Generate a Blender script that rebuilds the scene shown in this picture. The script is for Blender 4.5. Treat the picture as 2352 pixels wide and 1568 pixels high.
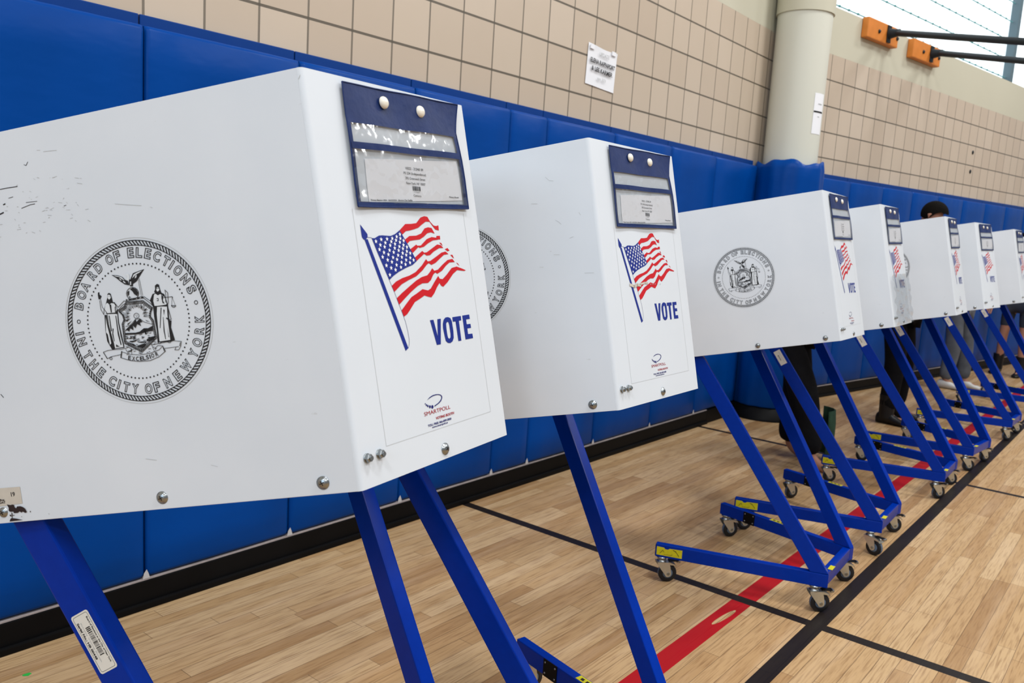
import bpy, bmesh, math, random
from math import sin, cos, pi, radians, hypot, atan2
from mathutils import Vector, Matrix
from mathutils.geometry import tessellate_polygon

for _o in list(bpy.data.objects):
    bpy.data.objects.remove(_o, do_unlink=True)
SC = bpy.context.scene
COL = SC.collection

# ------------------------------------------------------------------ camera
cam_d = bpy.data.cameras.new('camera')
cam_d.sensor_width = 36.0
cam_d.lens = 1910.5 / 2352 * 36.0
cam_d.clip_start = 0.05
cam_d.dof.use_dof = True
cam_d.dof.focus_distance = 1.6
cam_d.dof.aperture_fstop = 9.0
cam = bpy.data.objects.new('camera', cam_d)
COL.objects.link(cam)
_r = Vector((0.62904, -0.77490, 0.06201)); _u = Vector((0.07131, 0.13695, 0.98801)); _f = Vector((0.77410, 0.61707, -0.14141))
CM = Matrix((( _r.x, _u.x, -_f.x, 0), (_r.y, _u.y, -_f.y, 0), (_r.z, _u.z, -_f.z, 1.38), (0, 0, 0, 1)))
cam.matrix_world = CM
SC.camera = cam

# ------------------------------------------------------------------ world, lamps, exposure
SC.view_settings.view_transform = 'Standard'
SC.view_settings.look = 'None'
SC.view_settings.gamma = 1.0
SC.view_settings.use_curve_mapping = False
SC.view_settings.exposure = 0.0
W_ = bpy.data.worlds.new('world'); SC.world = W_; W_.use_nodes = True
W_.node_tree.nodes['Background'].inputs[0].default_value = (0.86, 0.93, 1.0, 1)
W_.node_tree.nodes['Background'].inputs[1].default_value = 0.40

def area(x, y, z, sx, sy, p, col=(0.97, 0.985, 1.0), rot=(0, 0, 0)):
    l = bpy.data.lights.new('ceiling_or_fill_light', 'AREA'); l.shape = 'RECTANGLE'; l.size = sx; l.size_y = sy
    l.energy = p; l.color = col
    o = bpy.data.objects.new('ceiling_or_fill_light', l); o.location = (x, y, z); o.rotation_euler = rot
    COL.objects.link(o)
# rows of gymnasium ceiling fixtures above the court
for _x in (-3.0, 1.5, 6.0, 10.5):
    for _y, _p in ((-0.4, 160), (-4.5, 195)):
        area(_x, _y, 6.6, 1.3, 0.7, _p)

# bluish fill lamp added beyond the near end to cool the booths' side panels
area(-7.6, -1.5, 4.2, 2.2, 5.0, 225, (0.66, 0.83, 1.0), (0, radians(-78), 0))

# ------------------------------------------------------------------ materials
def mat(name, col, rough=0.5, metal=0.0, spec=0.28, coat=0.0, bump=None, var=None, emit=None):
    m = bpy.data.materials.new(name); m.use_nodes = True
    nt = m.node_tree; b = nt.nodes['Principled BSDF']
    b.inputs['Base Color'].default_value = (*col, 1)
    b.inputs['Roughness'].default_value = rough
    b.inputs['Metallic'].default_value = metal
    b.inputs['Specular IOR Level'].default_value = spec
    b.inputs['Coat Weight'].default_value = coat
    tc = None
    if bump or var:
        tc = nt.nodes.new('ShaderNodeTexCoord')
    if var:                                     # (scale, amount)
        n = nt.nodes.new('ShaderNodeTexNoise'); n.inputs['Scale'].default_value = var[0]; n.inputs['Detail'].default_value = 5
        nt.links.new(tc.outputs['Object'], n.inputs['Vector'])
        mx = nt.nodes.new('ShaderNodeMix'); mx.data_type = 'RGBA'
        mx.inputs[6].default_value = tuple(max(0, c * (1 - var[1])) for c in col) + (1,)
        mx.inputs[7].default_value = tuple(min(1, c * (1 + var[1])) for c in col) + (1,)
        nt.links.new(n.outputs[0], mx.inputs[0]); nt.links.new(mx.outputs[2], b.inputs['Base Color'])
    if bump:                                    # (scale, strength, distance, stretch)
        mp = nt.nodes.new('ShaderNodeMapping'); mp.inputs['Scale'].default_value = bump[3] if len(bump) > 3 else (1, 1, 1)
        n = nt.nodes.new('ShaderNodeTexNoise'); n.inputs['Scale'].default_value = bump[0]; n.inputs['Detail'].default_value = 4
        bp = nt.nodes.new('ShaderNodeBump'); bp.inputs['Strength'].default_value = bump[1]; bp.inputs['Distance'].default_value = bump[2]
        nt.links.new(tc.outputs['Object'], mp.inputs[0]); nt.links.new(mp.outputs[0], n.inputs['Vector'])
        nt.links.new(n.outputs[0], bp.inputs['Height']); nt.links.new(bp.outputs[0], b.inputs['Normal'])
    if emit:
        b.inputs['Emission Color'].default_value = (*emit[0], 1); b.inputs['Emission Strength'].default_value = emit[1]
    return m

M = {}
M['white'] = mat('white_plastic', (0.60, 0.645, 0.695), 0.42, var=(9, 0.03), bump=(420, 0.05, 0.001))
M['tube'] = mat('blue_tube', (0.0, 0.024, 0.27), 0.24, spec=0.09, coat=0.0, var=(60, 0.12))
M['pad'] = mat('blue_vinyl', (0.0, 0.049, 0.26), 0.36, spec=0.08, var=(2.5, 0.16), bump=(2.2, 0.35, 0.02, (1, 1, 2.2)))
M['padlip'] = mat('blue_vinyl_flange', (0.0, 0.037, 0.20), 0.45, spec=0.16, bump=(6, 0.3, 0.01))
M['black'] = mat('black_rubber', (0.004, 0.004, 0.0045), 0.5, spec=0.10, var=(7, 0.4))
M['ledge'] = mat('pinkish_ledge', (0.36, 0.31, 0.30), 0.8, var=(25, 0.35))  # mottled pinkish-grey strip along the top of the base
M['plaster'] = mat('cream_paint', (0.52, 0.50, 0.395), 0.6, var=(1.5, 0.05), bump=(60, 0.1, 0.003))
M['glue'] = mat('pale_glue', (0.50, 0.49, 0.50), 0.7)
M['ceil'] = mat('ceiling_paint', (0.45, 0.45, 0.44), 0.8)
M['column'] = mat('column_paint', (0.60, 0.60, 0.52), 0.5, bump=(40, 0.1, 0.003))
M['steel'] = mat('zinc_steel', (0.30, 0.32, 0.33), 0.30, metal=1.0, var=(120, 0.2))
M['fork'] = mat('zinc_fork', (0.55, 0.54, 0.47), 0.36, metal=0.85, var=(60, 0.15))
M['tyre'] = mat('black_tyre', (0.012, 0.012, 0.014), 0.45)
M['hub'] = mat('grey_blue_tread', (0.10, 0.14, 0.20), 0.5)
M['ink'] = mat('black_ink', (0.012, 0.012, 0.014), 0.5)
M['paper'] = mat('white_paper', (0.80, 0.81, 0.84), 0.6)
M['clearfilm'] = mat('sticker_film', (0.61, 0.65, 0.69), 0.3)
M['red'] = mat('red_ink', (0.50, 0.001, 0.008), 0.45)
M['blueink'] = mat('blue_ink', (0.003, 0.018, 0.21), 0.45)
M['navyink'] = mat('navy_ink', (0.006, 0.008, 0.13), 0.45)
M['darkred'] = mat('dark_red_ink', (0.33, 0.01, 0.02), 0.5)
M['greyline'] = mat('grey_line', (0.42, 0.43, 0.43), 0.5)
M['navy'] = mat('navy_vinyl', (0.006, 0.020, 0.095), 0.45, spec=0.18, bump=(38, 0.35, 0.004), var=(30, 0.25))
M['snap'] = mat('pearl_snap', (0.78, 0.74, 0.64), 0.25, coat=0.5)
M['yellow'] = mat('yellow_label', (0.55, 0.50, 0.01), 0.5, var=(90, 0.25))
M['tag'] = mat('pale_label', (0.66, 0.65, 0.60), 0.45)
M['beige'] = mat('beige_sticker', (0.50, 0.46, 0.40), 0.6, var=(60, 0.1))
M['tapegrey'] = mat('old_tape', (0.50, 0.46, 0.40), 0.6, var=(80, 0.2))
M['dirt'] = mat('dark_residue', (0.022, 0.012, 0.012), 0.8)
M['wood'] = mat('orange_wood', (0.60, 0.20, 0.035), 0.5, var=(14, 0.18))
M['iron'] = mat('dark_iron', (0.012, 0.016, 0.020), 0.45)
M['postm'] = mat('window_frame_grey', (0.10, 0.15, 0.18), 0.5)
M['wire'] = mat('window_wire', (0.10, 0.30, 0.32), 0.5)
M['skin'] = mat('skin', (0.36, 0.17, 0.11), 0.5, var=(8, 0.08))
M['hair'] = mat('black_hair', (0.006, 0.005, 0.004), 0.8, spec=0.05, bump=(90, 0.4, 0.01))
M['blackcloth'] = mat('black_cloth', (0.005, 0.005, 0.006), 0.85, spec=0.1, bump=(9, 0.5, 0.03))
M['greycloth'] = mat('grey_cloth', (0.10, 0.11, 0.13), 0.85, var=(7, 0.8))
M['greencloth'] = mat('green_cloth', (0.02, 0.055, 0.03), 0.85, var=(18, 0.8))
M['bluecloth'] = mat('slate_cloth', (0.03, 0.035, 0.05), 0.85)
M['boot'] = mat('black_boot', (0.008, 0.008, 0.009), 0.4)
M['sneaker'] = mat('white_sneaker', (0.62, 0.62, 0.60), 0.6)
M['eye'] = mat('eye', (0.75, 0.73, 0.70), 0.3)
M['lip'] = mat('lip', (0.26, 0.08, 0.07), 0.5)
M['green'] = mat('green_mark', (0.03, 0.42, 0.06), 0.6)

def glassy(name, tint, fac, rough):
    m = bpy.data.materials.new(name); m.use_nodes = True; nt = m.node_tree
    for n in list(nt.nodes): nt.nodes.remove(n)
    out = nt.nodes.new('ShaderNodeOutputMaterial'); mx = nt.nodes.new('ShaderNodeMixShader')
    tr = nt.nodes.new('ShaderNodeBsdfTransparent'); tr.inputs[0].default_value = (*tint, 1)
    gl = nt.nodes.new('ShaderNodeBsdfGlossy'); gl.inputs['Roughness'].default_value = rough
    tc = nt.nodes.new('ShaderNodeTexCoord'); no = nt.nodes.new('ShaderNodeTexNoise'); no.inputs['Scale'].default_value = 24; no.inputs['Detail'].default_value = 2
    bp = nt.nodes.new('ShaderNodeBump'); bp.inputs['Strength'].default_value = 0.7; bp.inputs['Distance'].default_value = 0.009
    nt.links.new(tc.outputs['Object'], no.inputs['Vector']); nt.links.new(no.outputs[0], bp.inputs['Height']); nt.links.new(bp.outputs[0], gl.inputs['Normal'])
    mx.inputs[0].default_value = fac
    nt.links.new(tr.outputs[0], mx.inputs[1]); nt.links.new(gl.outputs[0], mx.inputs[2]); nt.links.new(mx.outputs[0], out.inputs[0])
    return m
M['vinyl'] = glassy('clear_vinyl', (0.90, 0.91, 0.92), 0.20, 0.11)
M['wrap'] = glassy('plastic_wrap', (0.93, 0.94, 0.95), 0.30, 0.12)

# --- node helpers for the coordinate based materials
class NT:
    def __init__(s, name):
        s.m = bpy.data.materials.new(name); s.m.use_nodes = True; s.t = s.m.node_tree; s.b = s.t.nodes['Principled BSDF']
        tc = s.t.nodes.new('ShaderNodeTexCoord'); s.obj = tc.outputs['Object']
        sp = s.t.nodes.new('ShaderNodeSeparateXYZ'); s.t.links.new(s.obj, sp.inputs[0]); s.x, s.y, s.z = sp.outputs
    def put(s, sock, v):
        if hasattr(v, 'links') or isinstance(v, bpy.types.NodeSocket): s.t.links.new(v, sock)
        else: sock.default_value = v
    def ma(s, op, a, b=0.0, c=None):
        n = s.t.nodes.new('ShaderNodeMath'); n.operation = op; s.put(n.inputs[0], a); s.put(n.inputs[1], b)
        if c is not None: s.put(n.inputs[2], c)
        return n.outputs[0]
    def band(s, v, lo, hi): return s.ma('MULTIPLY', s.ma('GREATER_THAN', v, lo), s.ma('LESS_THAN', v, hi))
    def mix(s, f, a, b):
        n = s.t.nodes.new('ShaderNodeMix'); n.data_type = 'RGBA'; s.put(n.inputs[0], f)
        s.put(n.inputs[6], a if not isinstance(a, tuple) else (*a, 1)); s.put(n.inputs[7], b if not isinstance(b, tuple) else (*b, 1))
        return n.outputs[2]
    def noise(s, scale, vec=None, detail=4.0, st=None):
        n = s.t.nodes.new('ShaderNodeTexNoise'); n.inputs['Scale'].default_value = scale; n.inputs['Detail'].default_value = detail
        v = vec or s.obj
        if st:
            mp = s.t.nodes.new('ShaderNodeMapping'); mp.inputs['Scale'].default_value = st; s.t.links.new(v, mp.inputs[0]); v = mp.outputs[0]
        s.t.links.new(v, n.inputs['Vector']); return n.outputs[0]
    def wn(s, a, b):
        c = s.t.nodes.new('ShaderNodeCombineXYZ'); s.put(c.inputs[0], a); s.put(c.inputs[1], b)
        n = s.t.nodes.new('ShaderNodeTexWhiteNoise'); n.noise_dimensions = '3D'; s.t.links.new(c.outputs[0], n.inputs['Vector']); return n.outputs['Value']
    def ramp(s, f, stops):
        n = s.t.nodes.new('ShaderNodeValToRGB'); e = n.color_ramp.elements
        while len(e) < len(stops): e.new(0.5)
        for k, (p, c) in enumerate(stops): e[k].position = p; e[k].color = (*c, 1)
        s.t.links.new(f, n.inputs[0]); return n.outputs[0]

def floor_mat():
    n = NT('maple_floor'); PW = 0.057; PL = 0.78
    yr = n.ma('DIVIDE', n.y, PW); row = n.ma('FLOOR', yr)
    xo = n.ma('DIVIDE', n.ma('ADD', n.x, n.ma('MULTIPLY', n.wn(row, 3.1), 1.7)), PL); cell = n.ma('FLOOR', xo)
    v = n.wn(row, cell)
    base = n.ramp(v, [(0.0, (0.335, 0.195, 0.088)), (0.22, (0.415, 0.255, 0.120)), (0.6, (0.47, 0.305, 0.152)), (1.0, (0.53, 0.365, 0.200))])
    g = n.noise(7.0, st=(1.2, 22, 1), detail=6)
    base = n.mix(n.ma('MULTIPLY', n.ma('GREATER_THAN', g, 0.0), n.ma('MULTIPLY', n.ma('SUBTRACT', 0.53, g), 2.8)), base, (0.20, 0.10, 0.04))
    fl = n.noise(1.6, st=(0.8, 9, 1), detail=3)
    base = n.mix(n.ma('MULTIPLY', n.ma('SUBTRACT', fl, 0.48), 1.1), base, (0.70, 0.52, 0.34))
    gy = n.ma('FRACT', yr); gx = n.ma('FRACT', xo)
    gap = n.ma('MAXIMUM', n.ma('GREATER_THAN', gy, 0.962), n.ma('GREATER_THAN', gx, 0.9972))
    base = n.mix(n.ma('MULTIPLY', gap, 0.62), base, (0.10, 0.055, 0.03))
    # painted court lines
    blk = n.ma('MAXIMUM', n.band(n.y, 0.839, 0.898), n.ma('MAXIMUM', n.band(n.x, 2.940, 2.992), n.band(n.x, 5.470, 5.515)))
    base = n.mix(n.ma('MULTIPLY', blk, 0.97), base, (0.0035, 0.004, 0.007))
    red = n.band(n.y, 1.108, 1.184)
    ex = n.ma('DIVIDE', n.ma('SUBTRACT', n.x, 2.775), 0.085)
    ey = n.ma('DIVIDE', n.ma('ADD', n.ma('SUBTRACT', n.y, 1.140), n.ma('MULTIPLY', n.ma('SUBTRACT', n.x, 2.775), 0.08)), 0.011)
    peel = n.ma('LESS_THAN', n.ma('ADD', n.ma('MULTIPLY', ex, ex), n.ma('MULTIPLY', ey, ey)), 1.0)
    red = n.ma('MULTIPLY', n.ma('MULTIPLY', red, n.ma('SUBTRACT', 1.0, peel)), n.ma('SUBTRACT', 1.0, n.ma('MULTIPLY', blk, 1.0)))
    base = n.mix(n.ma('MULTIPLY', red, 0.97), base, (0.36, 0.0005, 0.008))
    n.put(n.b.inputs['Base Color'], base)
    rg = n.ma('ADD', 0.30, n.ma('MULTIPLY', n.noise(5.0, st=(1, 4, 1)), 0.18)); n.put(n.b.inputs['Roughness'], rg)
    n.b.inputs['Specular IOR Level'].default_value = 0.09
    bp = n.t.nodes.new('ShaderNodeBump'); bp.inputs['Strength'].default_value = 0.25; bp.inputs['Distance'].default_value = 0.001; bp.invert = True
    n.t.links.new(gap, bp.inputs['Height']); n.t.links.new(bp.outputs[0], n.b.inputs['Normal'])
    return n.m

def tile_mat(name, x0, z0, P=0.2105):
    n = NT(name)
    u = n.ma('DIVIDE', n.ma('SUBTRACT', n.x, x0), P); v = n.ma('DIVIDE', n.ma('SUBTRACT', n.z, z0), P)
    fu, fv = n.ma('FRACT', n.ma('ADD', u, 100.0)), n.ma('FRACT', n.ma('ADD', v, 100.0))
    w = 0.021
    du = n.ma('MINIMUM', fu, n.ma('SUBTRACT', 1.0, fu)); dv = n.ma('MINIMUM', fv, n.ma('SUBTRACT', 1.0, fv))
    gu = n.ma('LESS_THAN', du, w); gv = n.ma('LESS_THAN', dv, w * 1.15)
    val = n.wn(n.ma('FLOOR', u), n.ma('FLOOR', v))
    base = n.ramp(val, [(0.0, (0.50, 0.405, 0.315)), (0.5, (0.53, 0.435, 0.340)), (1.0, (0.565, 0.47, 0.375))])
    base = n.mix(n.ma('MULTIPLY', n.noise(9.0, detail=6), 0.16), base, (0.40, 0.35, 0.24))
    base = n.mix(n.ma('MULTIPLY', gu, 0.85), base, (0.115, 0.095, 0.07))
    base = n.mix(n.ma('MULTIPLY', gv, 0.92), base, (0.085, 0.07, 0.05))
    n.put(n.b.inputs['Base Color'], base); n.b.inputs['Roughness'].default_value = 0.38
    bp = n.t.nodes.new('ShaderNodeBump'); bp.inputs['Strength'].default_value = 0.5; bp.inputs['Distance'].default_value = 0.004; bp.invert = True
    n.t.links.new(n.ma('MAXIMUM', gu, gv), bp.inputs['Height']); n.t.links.new(bp.outputs[0], n.b.inputs['Normal'])
    return n.m
M['floor'] = floor_mat()
M['tileL'] = tile_mat('glazed_block_left', 3.056, 2.083)
M['tileR'] = tile_mat('glazed_block_right', 0.055, 2.083)
def side_mat():
    n = NT('white_plastic_scuffed')
    a = n.noise(5.0, detail=5); s1 = n.noise(30.0, st=(1, 1, 4), detail=6)
    sc = n.ma('MULTIPLY', n.ma('GREATER_THAN', s1, 0.74), n.ma('MULTIPLY', n.ma('GREATER_THAN', a, 0.52), 0.35))
    base = n.ramp(a, [(0.3, (0.575, 0.62, 0.675)), (0.7, (0.62, 0.66, 0.71))])
    base = n.mix(sc, base, (0.38, 0.39, 0.40))
    n.put(n.b.inputs['Base Color'], base); n.b.inputs['Roughness'].default_value = 0.45
    return n.m
M['side'] = side_mat()

# ------------------------------------------------------------------ mesh builder
class MB:
    def __init__(s): s.v = []; s.f = []; s.m = []; s.sm = []; s.mats = []
    def mi(s, k):
        if k not in s.mats: s.mats.append(k)
        return s.mats.index(k)
    def add(s, vs, fs, k, smooth=False):
        o = len(s.v); s.v += [tuple(v) for v in vs]; i = s.mi(k)
        for f in fs: s.f.append(tuple(o + a for a in f)); s.m.append(i); s.sm.append(smooth)
    def box(s, lo, hi, k, bev=0.0):
        (x0, y0, z0), (x1, y1, z1) = lo, hi
        bm = bmesh.new()
        vs = [bm.verts.new(p) for p in ((x0,y0,z0),(x1,y0,z0),(x1,y1,z0),(x0,y1,z0),(x0,y0,z1),(x1,y0,z1),(x1,y1,z1),(x0,y1,z1))]
        for f in ((3,2,1,0),(4,5,6,7),(0,1,5,4),(1,2,6,5),(2,3,7,6),(3,0,4,7)): bm.faces.new([vs[i] for i in f])
        if bev: bmesh.ops.bevel(bm, geom=list(bm.edges), offset=bev, segments=2, affect='EDGES', profile=0.6)
        s.bm(bm, k)
    def bm(s, bm, k, T=None, smooth=False):
        bm.verts.ensure_lookup_table(); bm.verts.index_update()
        s.add([(T @ v.co) if T else v.co.copy() for v in bm.verts], [[v.index for v in f.verts] for f in bm.faces], k, smooth); bm.free()
    def prism(s, poly, T, th, k, bev=0.0):      # poly in local XZ, extruded along +Y by th, T = matrix
        bm = bmesh.new()
        a = [bm.verts.new((x, 0, z)) for x, z in poly]; b = [bm.verts.new((x, th, z)) for x, z in poly]
        n = len(poly); bm.faces.new(a); bm.faces.new(b[::-1])
        for i in range(n): bm.faces.new((a[i], b[i], b[(i+1) % n], a[(i+1) % n]))
        bmesh.ops.recalc_face_normals(bm, faces=bm.faces)
        if bev: bmesh.ops.bevel(bm, geom=list(bm.edges), offset=bev, segments=2, affect='EDGES', profile=0.6)
        s.bm(bm, k, T)
    def lathe(s, prof, T, k, n=20, smooth=True): # prof (r,h) along local Z
        vs = []; fs = []
        for r, h in prof:
            for i in range(n): vs.append(T @ Vector((r*cos(2*pi*i/n), r*sin(2*pi*i/n), h)))
        for j in range(len(prof)-1):
            for i in range(n): fs.append((j*n+i, j*n+(i+1) % n, (j+1)*n+(i+1) % n, (j+1)*n+i))
        s.add(vs, fs, k, smooth)
        s.add([vs[i] for i in range(n)], [tuple(range(n))[::-1]], k); s.add([vs[(len(prof)-1)*n+i] for i in range(n)], [tuple(range(n))], k)
    def tube(s, path, r, k, n=10, smooth=True):
        path = [Vector(p) for p in path]; vs = []; fs = []
        up = Vector((0, 0, 1))
        for i, p in enumerate(path):
            d = (path[min(i+1, len(path)-1)] - path[max(i-1, 0)]).normalized()
            a = d.cross(up); a = d.cross(Vector((1, 0, 0))) if a.length < 1e-3 else a
            a.normalize(); b = a.cross(d); rr = r[i] if isinstance(r, (list, tuple)) else r
            for j in range(n): vs.append(p + a*rr*cos(2*pi*j/n) + b*rr*sin(2*pi*j/n))
        for i in range(len(path)-1):
            for j in range(n): fs.append((i*n+j, i*n+(j+1) % n, (i+1)*n+(j+1) % n, (i+1)*n+j))
        s.add(vs, fs, k, smooth); L = len(vs)
        s.add(vs[:n], [tuple(range(n))], k); s.add(vs[L-n:], [tuple(range(n))[::-1]], k)
    def flat(s, poly, fn, k):                   # filled 2D polygon mapped by fn(x,y) -> 3D
        tri = tessellate_polygon([[Vector((x, y, 0)) for x, y in poly]])
        s.add([fn(x, y) for x, y in poly], tri, k)
    def ring(s, outer, inner, fn, k):
        tri = tessellate_polygon([[Vector((x, y, 0)) for x, y in outer], [Vector((x, y, 0)) for x, y in inner]])
        s.add([fn(x, y) for x, y in outer + inner], tri, k)
    def line(s, pts, w, fn, k):
        for (x0, y0), (x1, y1) in zip(pts, pts[1:]):
            L = hypot(x1-x0, y1-y0)
            if L < 1e-9: continue
            nx, ny = -(y1-y0)/L*w/2, (x1-x0)/L*w/2; ex, ey = (x1-x0)/L*w*0.3, (y1-y0)/L*w*0.3
            s.add([fn(x0-ex+nx, y0-ey+ny), fn(x0-ex-nx, y0-ey-ny), fn(x1+ex-nx, y1+ey-ny), fn(x1+ex+nx, y1+ey+ny)], [(0, 1, 2, 3)], k)
    def mesh(s, name):
        me = bpy.data.meshes.new(name); me.from_pydata(s.v, [], s.f)
        for k in s.mats: me.materials.append(M[k])
        me.polygons.foreach_set('material_index', s.m); me.polygons.foreach_set('use_smooth', s.sm); me.update()
        return me
    def build(s, name, parent=None, T=None):
        return link(name, s.mesh(name), parent, T)

def link(name, me, parent=None, T=None):
    o = bpy.data.objects.new(name, me); COL.objects.link(o)
    if parent: o.parent = parent
    if T is not None: o.matrix_local = T
    return o
def tag(o, label=None, cat=None, group=None, kind=None):
    if label: o['label'] = label
    if cat: o['category'] = cat
    if group: o['group'] = group
    if kind: o['kind'] = kind
    return o
def empty(name, loc, rz=0):
    o = bpy.data.objects.new(name, None); o.empty_display_size = 0.1; COL.objects.link(o); o.location = loc; o.rotation_euler = (0, 0, rz); return o
def frame(o, x, y, z):
    x, y, z = Vector(x), Vector(y), Vector(z); o = Vector(o)
    return Matrix(((x.x, y.x, z.x, o.x), (x.y, y.y, z.y, o.y), (x.z, y.z, z.z, o.z), (0, 0, 0, 1)))

# text -> flat polygons (built-in font)
_tc = {}
def text_geo(body, bold=0.0, outline=0.0):
    key = (body, bold, outline)
    if key in _tc: return _tc[key]
    cu = bpy.data.curves.new('t', 'FONT'); cu.body = body; cu.size = 1.0; cu.offset = bold; cu.resolution_u = 4
    if outline: cu.fill_mode = 'NONE'; cu.bevel_depth = outline; cu.bevel_resolution = 0
    o = bpy.data.objects.new('t', cu); COL.objects.link(o)
    dg = bpy.context.evaluated_depsgraph_get(); me = bpy.data.meshes.new_from_object(o.evaluated_get(dg))
    vs = [(v.co.x, v.co.y, v.co.z) for v in me.vertices]; fs = [tuple(p.vertices) for p in me.polygons]
    bpy.data.objects.remove(o); bpy.data.curves.remove(cu); bpy.data.meshes.remove(me)
    x0 = min(v[0] for v in vs) if vs else 0; x1 = max(v[0] for v in vs) if vs else 1
    _tc[key] = (vs, fs, x0, x1); return _tc[key]
def put_text(mb, body, x, y, width, capH, fn, k, bold=0.0, center=False, ang=0.0, slant=0.0):
    vs, fs, x0, x1 = text_geo(body, bold)
    sx = width / (x1 - x0); sy = capH / 0.70; c, s_ = cos(ang), sin(ang); out = []
    for vx, vy, vz in vs:
        px = (vx - x0) * sx - (width / 2 if center else 0); py = vy * sy; px += slant * py
        out.append(fn(x + px*c - py*s_, y + px*s_ + py*c))
    mb.add(out, fs, k)

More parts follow.
